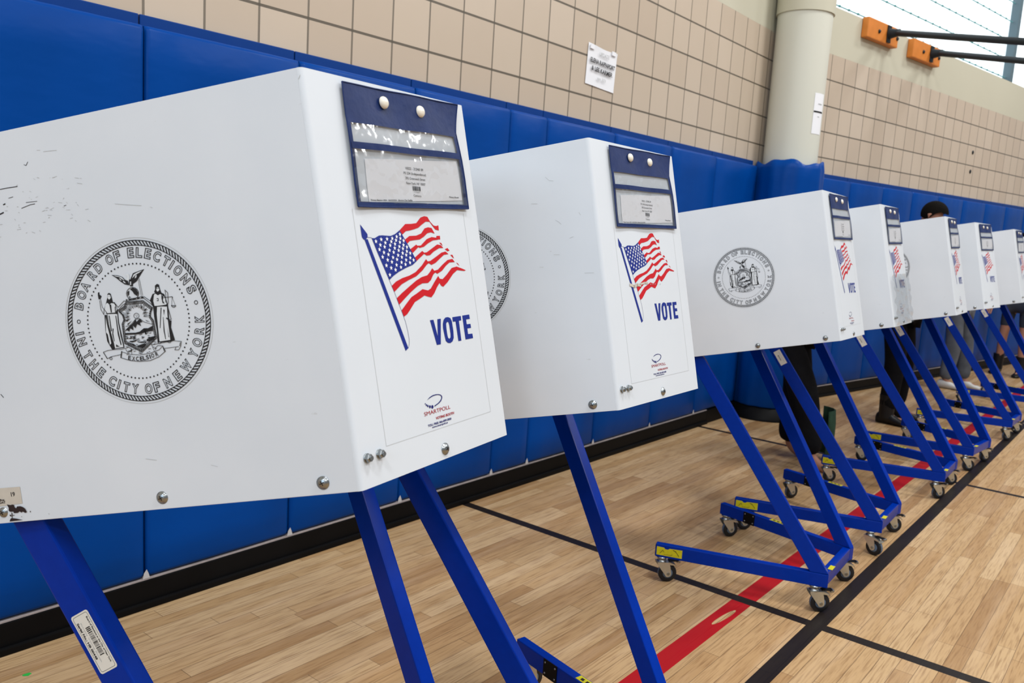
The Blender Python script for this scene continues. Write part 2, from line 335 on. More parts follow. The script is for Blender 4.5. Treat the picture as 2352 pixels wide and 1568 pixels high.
# outlines of the printed artwork in millimetres on the panels
D = {'RED': [[(150.7,336),(165.5,345.1),(180.1,345.6),(191.9,346.8),(203.9,355.2),(213.7,357.5),(221.2,356.6),(226.5,349.4),(233.9,343.8),(239.9,343.1),(246.1,344.3),(245.5,336.5),(236.9,337.8),(231.1,343.2),(224.7,349.4),(215.3,349.4),(204.9,344.9),(195.4,340.2),(184.9,337.8),(174.7,336),(164.7,334.9),(155.7,329.9)],
[(159.2,322.4),(171.2,327.9),(187.7,328.5),(200.1,331.6),(210.4,339.4),(219.3,341),(227.8,340.1),(233.7,331.7),(224.5,333.6),(215.5,332.2),(205.8,327),(194.7,322.9),(181.2,321.9),(171.2,320.9),(163.9,316.9)],
[(237.3,328.1),(246.3,328.4),(245.8,322.8),(236.1,323.1)],
[(169.3,308.9),(184.7,315.5),(186.8,313.8),(195.2,314),(211.8,323.4),(224.6,326.5),(236.6,325.4),(240.4,322.5),(226.9,321.5),(213.8,317.2),(202.3,312.1),(191.9,310.5),(188.8,311.7),(173.7,303.3)],
[(242,318.1),(247.3,317.5),(250.1,312.7),(245.1,315.9)],
[(177.1,296.7),(196.7,306),(201.2,303.4),(207.2,303.8),(222.4,309.8),(236,315.2),(244.7,314.4),(250.9,309.9),(240,309.7),(224.7,304.6),(214.8,299.6),(206.1,299),(200.7,301.7),(180,291.6)],
[(254.4,307.9),(261.8,309.7),(266.3,305.6),(260.6,304.6)],
[(115.6,258.3),(126.8,264.1),(141.8,268.3),(158.3,271.1),(173.9,275.6),(190.9,284.7),(203.2,293.8),(206.7,290.4),(212.8,290.8),(230,297.2),(243.8,302.7),(255,304.4),(262.3,300.3),(250.2,299.5),(238.1,293.9),(226,287.9),(214.9,285),(208.6,287.8),(202.9,285.4),(190.9,277.5),(174.1,269.5),(155.2,264.8),(138.2,259.6),(119.8,249.8)],
[(266.6,299),(272.2,299.1),(275.5,293.3),(271.3,295.3)],
[(123.2,240.9),(135.4,247),(153,254.9),(172.8,263.5),(187.1,268),(201,270),(209,274.9),(215.4,280),(219.7,276.1),(228.8,277.3),(243.1,284.8),(257.4,291.3),(270.6,292.7),(276,287.7),(262,287.5),(251.7,283),(239.1,275.4),(226.5,271.3),(221.7,273.4),(215.8,270.5),(207.9,262.5),(200.1,258.7),(186.6,258.8),(174.2,255.4),(156.1,247.3),(141.6,239.7),(126.4,231.4)],
[(279.6,287),(283.9,285.3),(287.7,281.2),(281.9,284.8)],
[(130,223.3),(141.2,230.8),(156.1,240.3),(170.1,245),(184.6,250.3),(197.6,247.8),(205,250.2),(215.7,259),(227.5,267.9),(230.9,263.6),(237.8,262.8),(250.2,269.2),(265.4,278.8),(279,280.6),(291.6,277.5),(303.4,274),(298.3,273.1),(279.6,275.1),(266.9,269.6),(249.3,257.5),(236.9,251.2),(231.9,253),(228.5,257.4),(220.9,251.5),(211.8,242.6),(203.6,237.2),(197,238.3),(187.5,240.9),(174.8,236.6),(162.5,232.9),(148.8,222.4),(141.2,217),(132.9,214)]],'CANTON': [(88.1,324.9),(94.1,324.7),(103.6,328.3),(111,328.7),(128.8,327.9),(138.6,330.3),(150.7,336),(165.1,315.4),(180.5,291.6),(169.8,286.3),(152.8,282.3),(136,277.4),(122.5,272),(112.5,266.6),(104.4,285.2),(95.7,305.5)],'STARS': [(95.6,320.4),(107.3,323),(119.9,323.6),(131.4,324.4),(141.7,326.9),(149.7,330.2),(103.7,315.4),(115.1,318.4),(128.3,319.9),(139.1,321.8),(149.4,324.4),(100.6,309.2),(112.3,312.7),(124.7,314.7),(135.7,316.6),(147.1,319),(156.1,321.2),(109.1,305),(121.9,308),(133.9,310.8),(144.6,312.9),(154.4,315),(105,298.8),(118,302),(130.2,305),(141.8,307.5),(151.9,309.9),(161.6,312),(114.8,294.6),(127.3,297.8),(139.1,300.7),(150,303.5),(160,306),(110.4,287),(123.3,291.5),(135.4,294.8),(146.8,297.8),(157.4,300.6),(167.2,303.1),(120,283.3),(132.6,287.1),(144.6,290.4),(155.6,293.6),(165.8,296.4),(115,273.8),(128.9,280.3),(141.6,283.6),(152.8,287.3),(163.7,289.5),(172.8,293)],'POLE': [(73,323.1),(79.5,323.5),(133,169.6),(126.3,166.4)],'FINIAL': [(68.6,343.2),(78.6,332.4),(80.6,330.1),(80.1,326.3),(75.9,323.1),(71.6,322.8),(68.8,325.9),(68.4,329.1)],'ROPE': [[(80,325.9),(87.7,325.4),(90,322.6)],
[(112.5,266.6),(119.8,249.8),(126.4,231.4),(132.9,214),(132.8,213.6),(135.4,205.2),(137.1,193),(137.6,182.3),(136.3,175.3),(133,169.6)]],'VOTE': [[(192,204.1),(200.6,204),(205.7,178.9),(210.4,204),(219,204.1),(210.4,166.6),(200.5,166.6)],
[(222.5,196.1),(225.8,201.8),(231,204.8),(237.6,205),(243.7,203),(246.4,197.8),(246.8,183.2),(245.3,172.6),(241.1,167.6),(234.7,165.7),(228.4,166.7),(224,170.2),(222.7,177.9),(221.5,189.4)],
[(230.7,195.4),(234,198.1),(237.1,197.5),(238.4,193.1),(238.6,179.4),(237.4,174.1),(233.6,172.2),(230.8,174.1),(230,178.7),(229.8,187.8)],
[(249.2,203.9),(271.9,204),(271.6,197.2),(265,197.1),(264.5,166.3),(256.5,166.5),(256.1,196.8),(248.8,197)],
[(276,204.2),(295.3,204.4),(295.6,197.5),(285,197.5),(285,189.8),(295.3,189.6),(295.6,183.3),(285,183.3),(284.9,174.4),(296.8,174),(297.2,166.8),(276.1,166.8)]],'SWOOSH': [(158.4,91),(165.2,94.3),(173,96),(181.3,96.1),(187.2,95.3),(192.2,93.8),(195.4,91.2),(195,88),(191.5,84.5),(185.5,81.9),(174.3,79.1),(173.4,80.4),(182.7,82.6),(188.6,85),(192.7,88),(193.4,91),(190.8,93.1),(186.2,94.4),(181,94.9),(173.4,94.6),(166.4,93.2)],'OVALS': [(153.3,86.8,1.1,0.9),(155.4,84.6,1.4,1.4),(158.4,82.8,1.6,1.7),(162.9,80.9,2.2,2.2),(168.6,79.7,2.7,2.6)],'SB': [[(-28.9,66.5),(-19.5,64.7),(-12.6,61.4),(-9.1,57.1),(-5.6,55.2),(-4.4,50.4),(-4.6,49),(-11.2,51.3),(-16.8,55.9),(-22.2,61.3)],
[(21.7,67.2),(13.7,59),(7.2,52.5),(1.4,50),(-2.3,52.9),(-1.8,56.1),(3.9,64.2),(9.4,65.2)],
[(-3.2,56.8),(0.4,56.2),(1.7,51.4),(0.9,46.8),(-3.3,47.4),(-4.6,52.3)],
[(-53.7,45.9),(-51.4,46.5),(-51.5,42.8),(-48.7,40.5),(-51.6,36.6),(-54.2,37),(-54.4,42.2)],
[(-49,14.9),(-51.2,-6.7),(-51.1,-20.9),(-45.6,-33),(-41.8,-33),(-43.3,-20),(-45.8,2.2),(-45.2,14.4)],
[(-43.3,31.2),(-39.7,39.2),(-39.5,42.1),(-37.1,43.4),(-34.4,41.8),(-33.7,36.5),(-33,30.3),(-30.1,29.4),(-27.7,18.7),(-28.6,1.8),(-26.1,-32.6),(-42.3,-32.5),(-45.6,-2.6),(-44.5,15.3),(-48.1,22.4)],
[(23,25),(28.1,32.7),(32.4,33.5),(31.1,35.1),(33.3,38.5),(33.6,43.2),(37.1,45.2),(40,43.7),(40.5,37.5),(41.7,32.7),(45.5,30.3),(48.8,15.9),(47.2,-5.3),(50.3,-5.7),(48.2,-14.7),(51,-31.9),(44.9,-33.4),(26.8,-32.1),(24.6,-32.3),(26.3,-16.6),(25.4,2.3),(26.1,15.3)],
[(-13.3,31.1),(13.7,31.9),(14.7,29),(-12.5,28.5)]],'SWH': [[(-25.9,65.1),(-19.7,63.8),(-13.7,61.1),(-10.2,56.8),(-12.7,57.9),(-17.8,62.1),(-23.4,63.9)],
[(18.5,65.8),(9.2,63.9),(4.7,62.2),(1.7,57.5),(7.8,61.7),(13.3,63.3)],
[(7.6,60.8),(9.3,61.5),(8.2,57.9),(5.3,56.9)],
[(-18.1,60.3),(-16.1,59.5),(-14.4,56.9),(-16.4,57.7)],
[(-12.9,56.7),(-10.5,55),(-8.8,52.4),(-11.8,53.7)],
[(-9.1,59.9),(-6.7,58.2),(-4.9,61.2),(-6.9,63.4),(-6.1,64.5),(-3.9,64.8),(-2.1,64.1),(-2.4,58.5),(-3.9,55),(-7.6,56.4)],
[(-2.2,53.8),(-0.6,53.6),(-1.4,49),(-2.7,49.2)],
[(-39.9,37.4),(-38.9,40.6),(-36.9,40.9),(-35.3,39.6),(-35.1,36.3),(-37.7,34.2),(-39.3,35.4)],
[(-42.7,30.2),(-40.8,29.9),(-38.9,27.3),(-35.5,29.2),(-31.4,28.2),(-29.2,22.7),(-28.6,19.8),(-31.4,15.9),(-43.8,16.6),(-47.1,22.3),(-45,27.7)],
[(-43.7,15.2),(-32.3,14.1),(-29.2,13.2),(-30.1,2),(-29.2,-17),(-27.5,-31.5),(-40.5,-31.8),(-40.9,-25.1),(-44.1,-1.9)],
[(-47.3,11.9),(-47.4,2.4),(-45.8,-13),(-45.2,-24.5),(-47.6,-26.1),(-48.3,-11.8),(-50.5,-8.6)],
[(35.1,38.3),(36.3,40.9),(39.1,40.3),(39.5,36.7),(37,34.8),(35.4,35.6)],
[(30.5,31.5),(32.8,32.6),(36,29.8),(39.9,31.1),(43.1,28.8),(45.7,25.7),(47.2,16.1),(32.6,16.3),(28.7,16.8),(28,23.4)],
[(32.3,14.9),(37.5,14.7),(46.8,13.4),(45.1,-5),(44.3,-31),(28.1,-30.9),(29,-13.2),(30.1,5.4)],
[(-11.2,29.7),(-9.4,30.9),(-8.1,29.3)],
[(-5.4,29.4),(-3.1,30.5),(-1.7,29.3)],
[(1,29.6),(3.3,30.5),(4.7,29.4)],
[(7.4,29.8),(9.7,30.8),(11.1,29.6)]],'SL': [[8,[(-13.5,27.7),(12.7,26.4),(25.5,14.9),(22.2,10.2),(20.4,3.9),(24.1,-2.2),(24.7,-25.8),(-0.4,-41.9),(-25.1,-27),(-24.2,-0.7),(-20.5,4.5),(-21.5,11.3),(-26.8,17.7),(-16.2,22.8),(-13.5,27.7)]],
[6,[(-12.9,26.1),(12,24.9),(24.2,14),(21.1,9.5),(19.3,3.5),(22.8,-2.3),(23.5,-24.7),(-0.4,-40),(-23.9,-25.9),(-23,-0.8),(-19.5,4.1),(-20.4,10.5),(-25.5,16.6),(-15.4,21.5),(-12.9,26.1)]],
[6,[(-12,23.9),(11.1,22.8),(22.4,12.7),(19.5,8.5),(17.9,3),(21.1,-2.4),(21.7,-23.1),(-0.4,-37.3),(-22.1,-24.2),(-21.3,-1),(-18.1,3.5),(-19,9.5),(-23.7,15.1),(-14.3,19.6),(-12,23.9)]],
[5,[(12.1,56.4),(13.5,32.9)]],
[5,[(10.3,55.3),(11.3,32.4)]],
[8,[(8,36.2),(6.8,33.3),(4.4,30.9),(1.1,29.6),(-2.5,29.4),(-5.9,30.5),(-8.6,32.7),(-10.1,35.6),(-10.3,38.8),(-9,41.8),(-6.6,44.1),(-3.3,45.4),(0.3,45.6),(3.7,44.5),(6.4,42.3),(7.9,39.4),(8,36.2)]],
[6,[(3.4,6.9),(2.9,5.6),(1.8,4.5),(0.4,4),(-1.2,3.9),(-2.6,4.3),(-3.8,5.3),(-4.5,6.5),(-4.5,7.9),(-4,9.2),(-2.9,10.2),(-1.5,10.8),(0.1,10.9),(1.5,10.4),(2.7,9.5),(3.3,8.2),(3.4,6.9)]],
[6,[(-48.1,22.4),(-49.7,15.5),(-52.9,23),(-52.7,35.3)]],
[6,[(-51,36.5),(-50.3,25.5),(-47.6,22.3)]],
[7,[(-30.3,28.5),(-26,22.3),(-16.1,29.4),(-11.9,28.8)]],
[7,[(-28.8,18.9),(-25.4,19.4),(-19.2,24.2),(-13.5,26.2)]],
[8,[(-46,16.4),(-31.5,15.4)]],
[7,[(34,39.6),(40.5,39)]],
[7,[(13.3,30.1),(22.9,21.3),(26.4,17.1)]],
[7,[(15.1,31.2),(25.3,22.8)]],
[7,[(47.5,35.6),(51.1,31.4),(49.8,17.7),(43.8,14.7)]],
[6,[(47.6,35.2),(47.9,29.1),(45.7,19.1)]],
[7,[(42.6,25.6),(56.7,25.5),(57.5,24)]],
[4,[(56.5,24.6),(53.9,13.4)]],
[4,[(56.5,24.6),(59.7,12.6)]],
[8,[(53.6,13.9),(60.2,13),(57.9,11.2),(54.8,11.9),(53.6,13.9)]],
[8,[(47.9,14.2),(50.3,-3.8),(46.8,-4.7),(43.1,-1.9)]],
[6,[(30,-32.8),(29.5,-33.5),(28.3,-33.8),(26.8,-33.6),(25.8,-33),(25.5,-32.2),(26.1,-31.5),(27.3,-31.2),(28.7,-31.4),(29.7,-32),(30,-32.8)]],
[6,[(44.6,-33.4),(44.1,-34.1),(42.9,-34.4),(41.5,-34.3),(40.4,-33.6),(40.1,-32.8),(40.7,-32.1),(41.9,-31.8),(43.3,-32),(44.3,-32.6),(44.6,-33.4)]],
[6,[(-19,-4.6),(-12.4,-4.1),(-2.6,3.1),(3.8,3),(9.3,-2.2),(21.6,-7.1)]],
[6,[(-25.8,-34.1),(-19.6,-32.5),(-15.9,-35.8),(-18.6,-39.2),(-23.7,-37.6),(-24.4,-35.2)]],
[6,[(-59.5,-34.7),(-52.2,-33.2),(-42.4,-33.3),(-30.7,-34.1),(-26.2,-33.5)]],
[6,[(-59.5,-34.7),(-55.2,-44.3),(-48.4,-42.2),(-33,-41.2)]],
[10,[(-59.3,-35.2),(-55,-43.8)]],
[7,[(-47.4,-44.7),(-47.9,-45.7),(-49,-46.2),(-50.2,-46),(-51,-45.3),(-51.2,-44.3),(-50.7,-43.3),(-49.6,-42.8),(-48.4,-43),(-47.6,-43.7),(-47.4,-44.7)]],
[14,[(-31.2,-37.2),(-33.8,-45.4)]],
[6,[(-31.3,-37.7),(-19.2,-42.5),(-4.7,-45.2),(11.3,-44.8),(25.6,-41.8),(31.7,-37.4)]],
[7,[(-33.8,-45.4),(-20.7,-50.8),(-6.2,-53.8),(9.7,-54.5),(24,-51),(34.6,-44.8)]],
[7,[(31.7,-37.4),(34.6,-44.8)]],
[10,[(31.9,-39.3),(33,-44.6)]],
[6,[(31.7,-37.4),(24.5,-36),(19.2,-39.2),(20.4,-41.2)]],
[6,[(-15.7,-34.8),(-16.6,-42.8)]],
[6,[(15.4,-34),(29.2,-33.3),(48.2,-32.5),(60.3,-34.9),(58.2,-41.2),(54.6,-45.4),(48.7,-44.9),(50.8,-41.7)]],
[6,[(34.2,-41),(55.1,-41.2)]],
[6,[(15.4,-34),(17.7,-41.8)]],
[8,[(58.6,-36.1),(56.8,-40.5)]]],'SF2': [[(-3.9,43.7),(0.6,45.2),(5.4,42.4),(7.7,37.4),(5.4,33.1),(1.2,36.4),(-0.8,40.5)],
[(-8.8,40.6),(-5.3,42),(-6.8,36.6),(-9.2,35.1)],
[(-7.1,34.8),(-3.8,32.4),(-7.5,32.9)],
[(-1.6,8.6),(-0.8,8.5),(-0.9,7.6),(-1.8,7.7)],
[(0.5,8.6),(1.4,8.4),(1.3,7.5),(0.3,7.6)],
[(-1.5,6.3),(0.9,6.1),(-0.1,5.3)],
[(-38.5,39.1),(-37.7,39),(-37.8,38.5),(-38.6,38.6)],
[(-36.6,38.8),(-35.9,38.7),(-36,38.3),(-36.7,38.4)],
[(-38.8,27.8),(-35.9,27.4),(-36.7,16.6),(-38.3,16.8)],
[(-31.1,23.9),(-29.5,23.7),(-30.8,16.3),(-31.9,16.4)],
[(-42.2,13.1),(-40.9,12.9),(-41.1,-7.9),(-42.9,-8.7)],
[(-39.4,-4.4),(-38,-5.5),(-39.7,-11.9),(-39.4,-22.4),(-40.4,-22.3),(-41.4,-12.7)],
[(-32.2,11.7),(-30.9,11.6),(-31.1,-9.2),(-29.6,-28.4),(-31.2,-28.2),(-33,-13.7)],
[(-37.9,-26.4),(-35.6,-28.6),(-32.2,-30.4),(-38.6,-30.1)],
[(37.3,13.3),(38.8,13.1),(36.8,4.5),(32.6,-13.6),(31.6,-13.5)],
[(41,10.5),(42.9,9.3),(40.6,2.1)],
[(38.8,0.5),(39.5,0.4),(38.2,-18.1),(38.3,-29.3),(37.3,-29.2),(36.6,-17.9)],
[(43.9,-0.2),(47,-3.4),(44,-2.5)],
[(43,-14.1),(43.4,-27.2),(42.4,-27)],
[(33.8,26.4),(36.4,26),(35.9,22.3),(33.2,22.7),(33.3,23.6),(35.1,23.4),(35.4,25.2),(33.6,25.4)],
[(41.3,30),(44,27.7),(42.5,22.4),(44.3,17.5),(41.4,18.8),(40.8,24.5)],
[(-21.6,-10.4),(-17.3,-7.2),(-12.5,-4.5),(-7.7,-1.8),(-2.6,3.1),(-1.7,-0.8),(3.8,3.2),(7.2,-1.9),(2.9,-2.3),(4.1,-7.2),(-1.6,-3.6),(-4.7,-8.8),(-8.2,-4.6),(-8.3,-11.2),(-13.1,-7.8),(-14.9,-12.2),(-17.8,-10)],
[(-21.6,-13.3),(-5.8,-14.8),(0.7,-14.2),(7.8,-10.5),(14,-11.3),(21.3,-8.9),(20.6,-15.9),(11.2,-15.6),(0.2,-17.5),(-22,-15.9)],
[(7.5,-12.3),(10.8,-11.8),(10.5,-19.3),(8.4,-19)],
[(-14.9,-18.4),(-6.6,-19.7),(-6.8,-20.8),(-9.1,-21.5),(-12,-19.7),(-14.8,-20.3)],
[(9.4,-25.7),(16.2,-23.3),(23.7,-22.8),(20.4,-26.2),(15.3,-28.3),(8.9,-28.5)],
[(-18.3,-25.1),(-11.8,-24.9),(-5.4,-24.8),(-7.8,-26.4),(-13.3,-27.1)],
[(-5.3,-27.6),(2.6,-27.7),(8.9,-28.5),(7.6,-29.7),(0.2,-29.3)],
[(-2.3,-31.8),(1,-31.2),(4.2,-30.7),(8.2,-32.1),(4.5,-35.4),(0.5,-36.8),(-3.9,-34.4),(-6.8,-32.6)],
[(-20.4,-19.1),(-16.9,-20.5),(-19.4,-22.1)],
[(-16.5,-27.2),(-10.5,-29.8),(-7.8,-32.5),(-12.9,-30.9)],
[(-4.9,20.4),(-3.6,20.2),(-4.3,17.5)],
[(1.6,20.9),(3.1,20.7),(2,18)],
[(9.1,21.3),(10,17.4),(7.5,14.9)],
[(12.2,14.3),(16.5,14.7),(12.8,11.9)],
[(10.5,10.8),(16.7,10),(11.3,9.3)],
[(10.7,6.1),(16.6,3.4),(11.1,5.1)],
[(-10.6,18.3),(-6.9,15),(-10.4,16.4)],
[(-14.7,13.2),(-8.5,11.9),(-13.9,11.7)],
[(-16.7,7.8),(-9,9.2),(-16.5,6.4)],
[(-17.6,3.2),(-9.7,5),(-16.8,1.2)],
[(-16.3,-1.7),(-8.1,2),(-15.5,-3.2)],
[(11.8,0.3),(18.6,-3.4),(13.6,-1.8)]],'AT': [159.6,149.8,141.5,129.5,120.9,108.1,100.1,86.9,78.9,70.6,61.8,52.6,46.8,39.4,29.7,19.7],'AB': [-176.8,-169.4,-157.1,-147.5,-137.7,-124.9,-118.2,-110.9,-102.3,-89.7,-81.7,-70.5,-59.6,-47.8,-35.1,-25.3,-15.1,-5.5],'EXC': [(-20.6,-47),(-14.9,-48.7),(-9.2,-49.6),(-3.2,-50.1),(1.4,-50),(6.2,-49.6),(10.4,-49.2),(14.5,-48.2),(21,-46.9)],'MARKS': [[(464.5,463.4),(453.8,463.4),(436,462.8)],
[(470.9,430),(464.9,431.4)],
[(426.4,439.1),(408.9,438)],
[(434.7,432.6),(420.1,435.1),(413,435.1)],
[(396.3,505.5),(391.5,504.7)],
[(386.5,502),(366,500.2)],
[(420.3,490.1),(417.1,488.3),(413.5,492.5)],
[(290.3,415.3),(273.6,411.4),(251.3,406.6)],
[(238.8,402.9),(235.8,401.2)],
[(303.6,70.6),(287.4,67.2)],
[(207.4,53.3),(198.2,50.1)],
[(462.9,442),(459.9,442.7)],
[(452.9,449.4),(445.6,450)],
[(2.1,530.6),(5.2,525.8)],
[(517,182.9),(513.5,178.1)],
[(368.2,424.9),(364.6,425.5)]],'DIRT': [[(536.4,26.7),(530.2,25.3),(527.2,26),(524.6,24.8),(524.5,22.4),(522.2,19.8),(520,22.5),(514.4,22.5),(510.3,20.8),(507.3,18.6),(505,13.1),(508.5,12.4),(511.4,14.6),(515,13.4),(516.9,15.5),(520.6,13.4),(526.8,13.4),(527.5,15.9),(532,15.8),(535,17.4),(534.2,21.7)],
[(534.5,11.6),(532.2,11.9),(532.4,9),(534.3,9.7)],
[(531,15.2),(529.7,13.2),(530.9,6.5),(525.5,5.6),(518,3.6),(513.7,2.7),(536.3,2.1),(533.8,6.2),(531.8,6.6)],
[(500,14.6),(498.4,14),(499.3,12.4),(500.3,13)],
[(516.1,7.7),(513.9,7.3),(515.2,6.7)],
[(470.4,8.5),(468.9,7.9),(469.5,7.2)],
[(530.2,10.5),(526.7,11),(526.9,10),(529.7,9.8)],
[(546.8,35.6),(543.7,34.1),(539.7,34.2),(539,32.2),(542.8,33),(547.3,32.9)]],'SUN': (-0.6,7.4)}

# ================================================================== the room
def struct(o): o['kind'] = 'structure'; return o
WY = 2.66                                             # face of the block wall along the booths
E2 = Vector((0.9838, -0.1790, 0)); N2 = Vector((0.1790, 0.9838, 0)); P2 = Vector((7.13, 2.53, 0))   # the wall that turns away past the column
TR = frame(P2, E2, N2, (0, 0, 1))
ID = Matrix.Identity(4)

mb = MB()
mb.add([(-8, -12, 0), (22, -12, 0), (22, 4.5, 0), (-8, 4.5, 0)], [(0, 1, 2, 3)], 'floor')
mb.add([(-8, -12, -0.1), (22, -12, -0.1), (22, 4.5, -0.1), (-8, 4.5, -0.1)], [(3, 2, 1, 0)], 'floor')
random.seed(4)
fo = mb.build('floor'); struct(fo)

def wall_boxes(name, x0, x1, T, tile, holes):
    """block wall to 2.92, cream plaster above, with window openings (x0,x1,z0,z1)"""
    m = MB(); th = 0.25
    m.box((x0, 0, -0.02), (x1, th, 2.92), tile)
    zt = 6.2; xs = x0
    for hx0, hx1, hz0, hz1 in holes:
        m.box((x0 if xs == x0 else xs, 0.0, 2.92), (hx0, th, zt), 'plaster')
        m.box((hx0, 0.0, 2.92), (hx1, th, hz0), 'plaster'); m.box((hx0, 0.0, hz1), (hx1, th, zt), 'plaster'); xs = hx1
    m.box((xs, 0.0, 2.92), (x1, th, zt), 'plaster')
    o = m.build(name, None, T); return struct(o)
wall_boxes('wall_left', -8.0, 6.45, Matrix.Translation((0, WY, 0)), 'tileL', [])
wall_boxes('wall_back', -0.85, 14.0, TR, 'tileR', [(-0.25, 8.2, 3.29, 5.3)])

# the long window over the far wall: mullions, glazing and the wires that run across it
wm = MB(); wx0, wx1, wz0, wz1 = -0.25, 8.2, 3.29, 5.3
wm.box((wx0, 0.04, wz0 + 0.001), (wx1, 0.10, wz0 + 0.012), 'postm')
wm.box((wx0, 0.04, wz1 - 0.05), (wx1, 0.10, wz1 - 0.001), 'postm')
win = wm.build('window_1', None, TR); struct(win)
pm = MB(); pm.add([(wx0, 0.09, wz0 + 0.002), (wx1, 0.09, wz0 + 0.002), (wx1, 0.09, wz1 - 0.002), (wx0, 0.09, wz1 - 0.002)], [(0, 1, 2, 3)], 'daypane')
def pane_mat():
    m = bpy.data.materials.new('daylit_pane'); m.use_nodes = True; b = m.node_tree.nodes['Principled BSDF']
    b.inputs['Base Color'].default_value = (0.75, 0.82, 0.86, 1); b.inputs['Roughness'].default_value = 0.25
    b.inputs['Emission Color'].default_value = (0.86, 0.97, 1.0, 1); b.inputs['Emission Strength'].default_value = 0.95
    return m
M['daypane'] = pane_mat()
pm.build('glass_pane', win)
for xm in (3.93, 8.0):
    m = MB(); m.box((xm - 0.035, 0.0, wz0 + 0.002), (xm + 0.045, 0.085, wz1 - 0.002), 'postm', 0.004); m.build('mullion', win)
for k in range(9):
    z = 3.335 + 0.2 * k; m = MB()
    m.tube([(wx0, 0.055, z), (3.89, 0.055, z)], 0.005, 'wire', 6)
    x = wx0 + 0.1
    while x < 3.85:
        m.tube([(x - 0.022, 0.055, z), (x, 0.055, z + 0.002), (x + 0.022, 0.055, z)], [0.005, 0.0115, 0.005], 'wire', 6); x += 0.16
    m.build('wire', win)

# ceiling high over the court
m = MB(); m.box((-8, -12, 6.9), (22, 4.5, 7.0), 'ceil'); struct(m.build('ceiling'))
# column with padded wrap
cc = Vector((6.30, 2.445, 0))
m = MB(); T = Matrix.Translation(cc)
m.lathe([(0.197, 0.0), (0.197, 3.02)], T, 'column', 40)
m.lathe([(0.208, 3.02), (0.208, 6.2)], T, 'plaster', 40)
struct(m.build('column'))

# black vinyl base under the pads
def base(name, segs):
    m = MB()
    for (a, b, T) in segs:
        m.box((a, -0.005, 0.0), (b, 0.055, 0.098), 'black', 0.003)
        m.box((a, -0.018, 0.0), (b, -0.004, 0.026), 'black', 0.006)
        m.box((a, 0.0, 0.0985), (b, 0.054, 0.1035), 'ledge')
    return m
m = base('b', [(-8.0, 5.62, None)])
for sx in (0.75, 1.352, 1.937, 2.53, 3.163, 3.459, 4.10, 4.772, 5.40):      # dabs of pale glue where two pads meet
    m.add([(sx - 0.012, -0.0005, 0.104), (sx + 0.014, -0.0005, 0.104), (sx + 0.009, 0.0, 0.122), (sx + 0.003, 0.001, 0.136), (sx - 0.007, 0.0, 0.124)], [(0, 1, 2, 3, 4)], 'glue')
o = m.build('baseboard_left', None, Matrix.Translation((0, 2.605, 0))); struct(o)
m = base('b', [(-0.42, 13.9, None)]); o = m.build('baseboard_back', None, frame(P2 - N2 * 0.055, E2, N2, (0, 0, 1))); struct(o)
m = MB(); m.lathe([(0.266, 0.0), (0.266, 0.02), (0.256, 0.026), (0.252, 0.098), (0.2, 0.0985)], Matrix.Translation(cc), 'black', 48)
struct(m.build('baseboard_column'))
# pieces of base that close the gap between wall and column
m = MB(); m.box((5.62, 2.60, 0), (6.10, 2.659, 0.1), 'black', 0.003); struct(m.build('baseboard_corner'))

def pad_mesh(w, rnd, top=1.915):
    """padded vinyl panel: soft rounded front, flat flange stapled above it"""
    m = MB(); g = 0.0025
    nx, nz = 14, 44; z0 = 0.106; D = 0.052; R = 0.016
    prof = lambda t, L: R - math.sqrt(max(0, R*R - (R - min(t, L - t, R))**2))
    vs = []; fs = []
    for j in range(nz + 1):
        # finer spacing near the ends
        t = j / nz; zz = 0.5 - 0.5*cos(pi*t) if False else t
        z = (top - z0) * zz
        if j == 1: z = R*0.3
        if j == nz - 1: z = (top - z0) - R*0.3
        if j == 2: z = R
        if j == nz - 2: z = (top - z0) - R
        for i in range(nx + 1):
            x = w * i / nx
            if i == 1: x = R*0.3
            if i == nx - 1: x = w - R*0.3
            if i == 2: x = R
            if i == nx - 2: x = w - R
            d = prof(x, w) + prof(z, top - z0)
            # vinyl pulled into shallow wrinkles towards the upper edge
            e = max(0.0, 1 - (top - z0 - z) / 0.13)
            wr = 0.0016 * e * sin(x * 47 + 3 * sin(x * 13 + rnd) + rnd) + 0.0022 * sin(x * 5.1 + z * 3 + rnd)
            bulge = 0.004 * sin(pi * x / w)
            vs.append((g + x * (w - 2*g) / w, min(d, R*1.3) - bulge * (1 if d < 0.002 else 0.3) + wr, z0 + z))
    for j in range(nz):
        for i in range(nx):
            a = j*(nx+1) + i; fs.append((a, a+1, a+nx+2, a+nx+1))
    m.add(vs, fs, 'pad', True)
    m.box((g, R, z0), (w - g, D, top - 0.002), 'pad')
    m.box((g, 0.040, top - 0.01), (w - g, 0.0535, 1.952), 'padlip', 0.003)
    return m
def pads(seams, T, labels, top=1.915):
    for k, (a, b) in enumerate(zip(seams, seams[1:])):
        m = pad_mesh(b - a, k * 1.7, top)
        o = m.build('wall_pad', None, T @ Matrix.Translation((a, 0, 0)))
        tag(o, labels[k], 'wall pad', 'blue gym wall pads')
TL = Matrix.Translation((0, 2.606, 0))
pads([0.14, 0.75, 1.352, 1.937, 2.53, 3.163, 3.459, 4.10, 4.772, 5.40, 6.10], TL,
     ['blue vinyl wall pad at the top left corner of the photo',
      'wide blue wall pad above left top edge of the nearest booth',
      'blue wall pad behind the top corner of the nearest voting booth',
      'blue wall pad behind the document pouch of the nearest booth',
      'blue wall pad showing between first booth and second booth, left one',
      'narrow blue filler pad between two wider wall pads behind second booth',
      'blue wall pad directly behind the top corner of the second booth',
      'blue wall pad above the flag panel of the second booth',
      'blue wall pad between second booth and the column, farther from it',
      'last blue wall pad before the round column, beside its dark gap'])
TBK = frame(P2 - N2 * 0.054, E2, N2, (0, 0, 1))
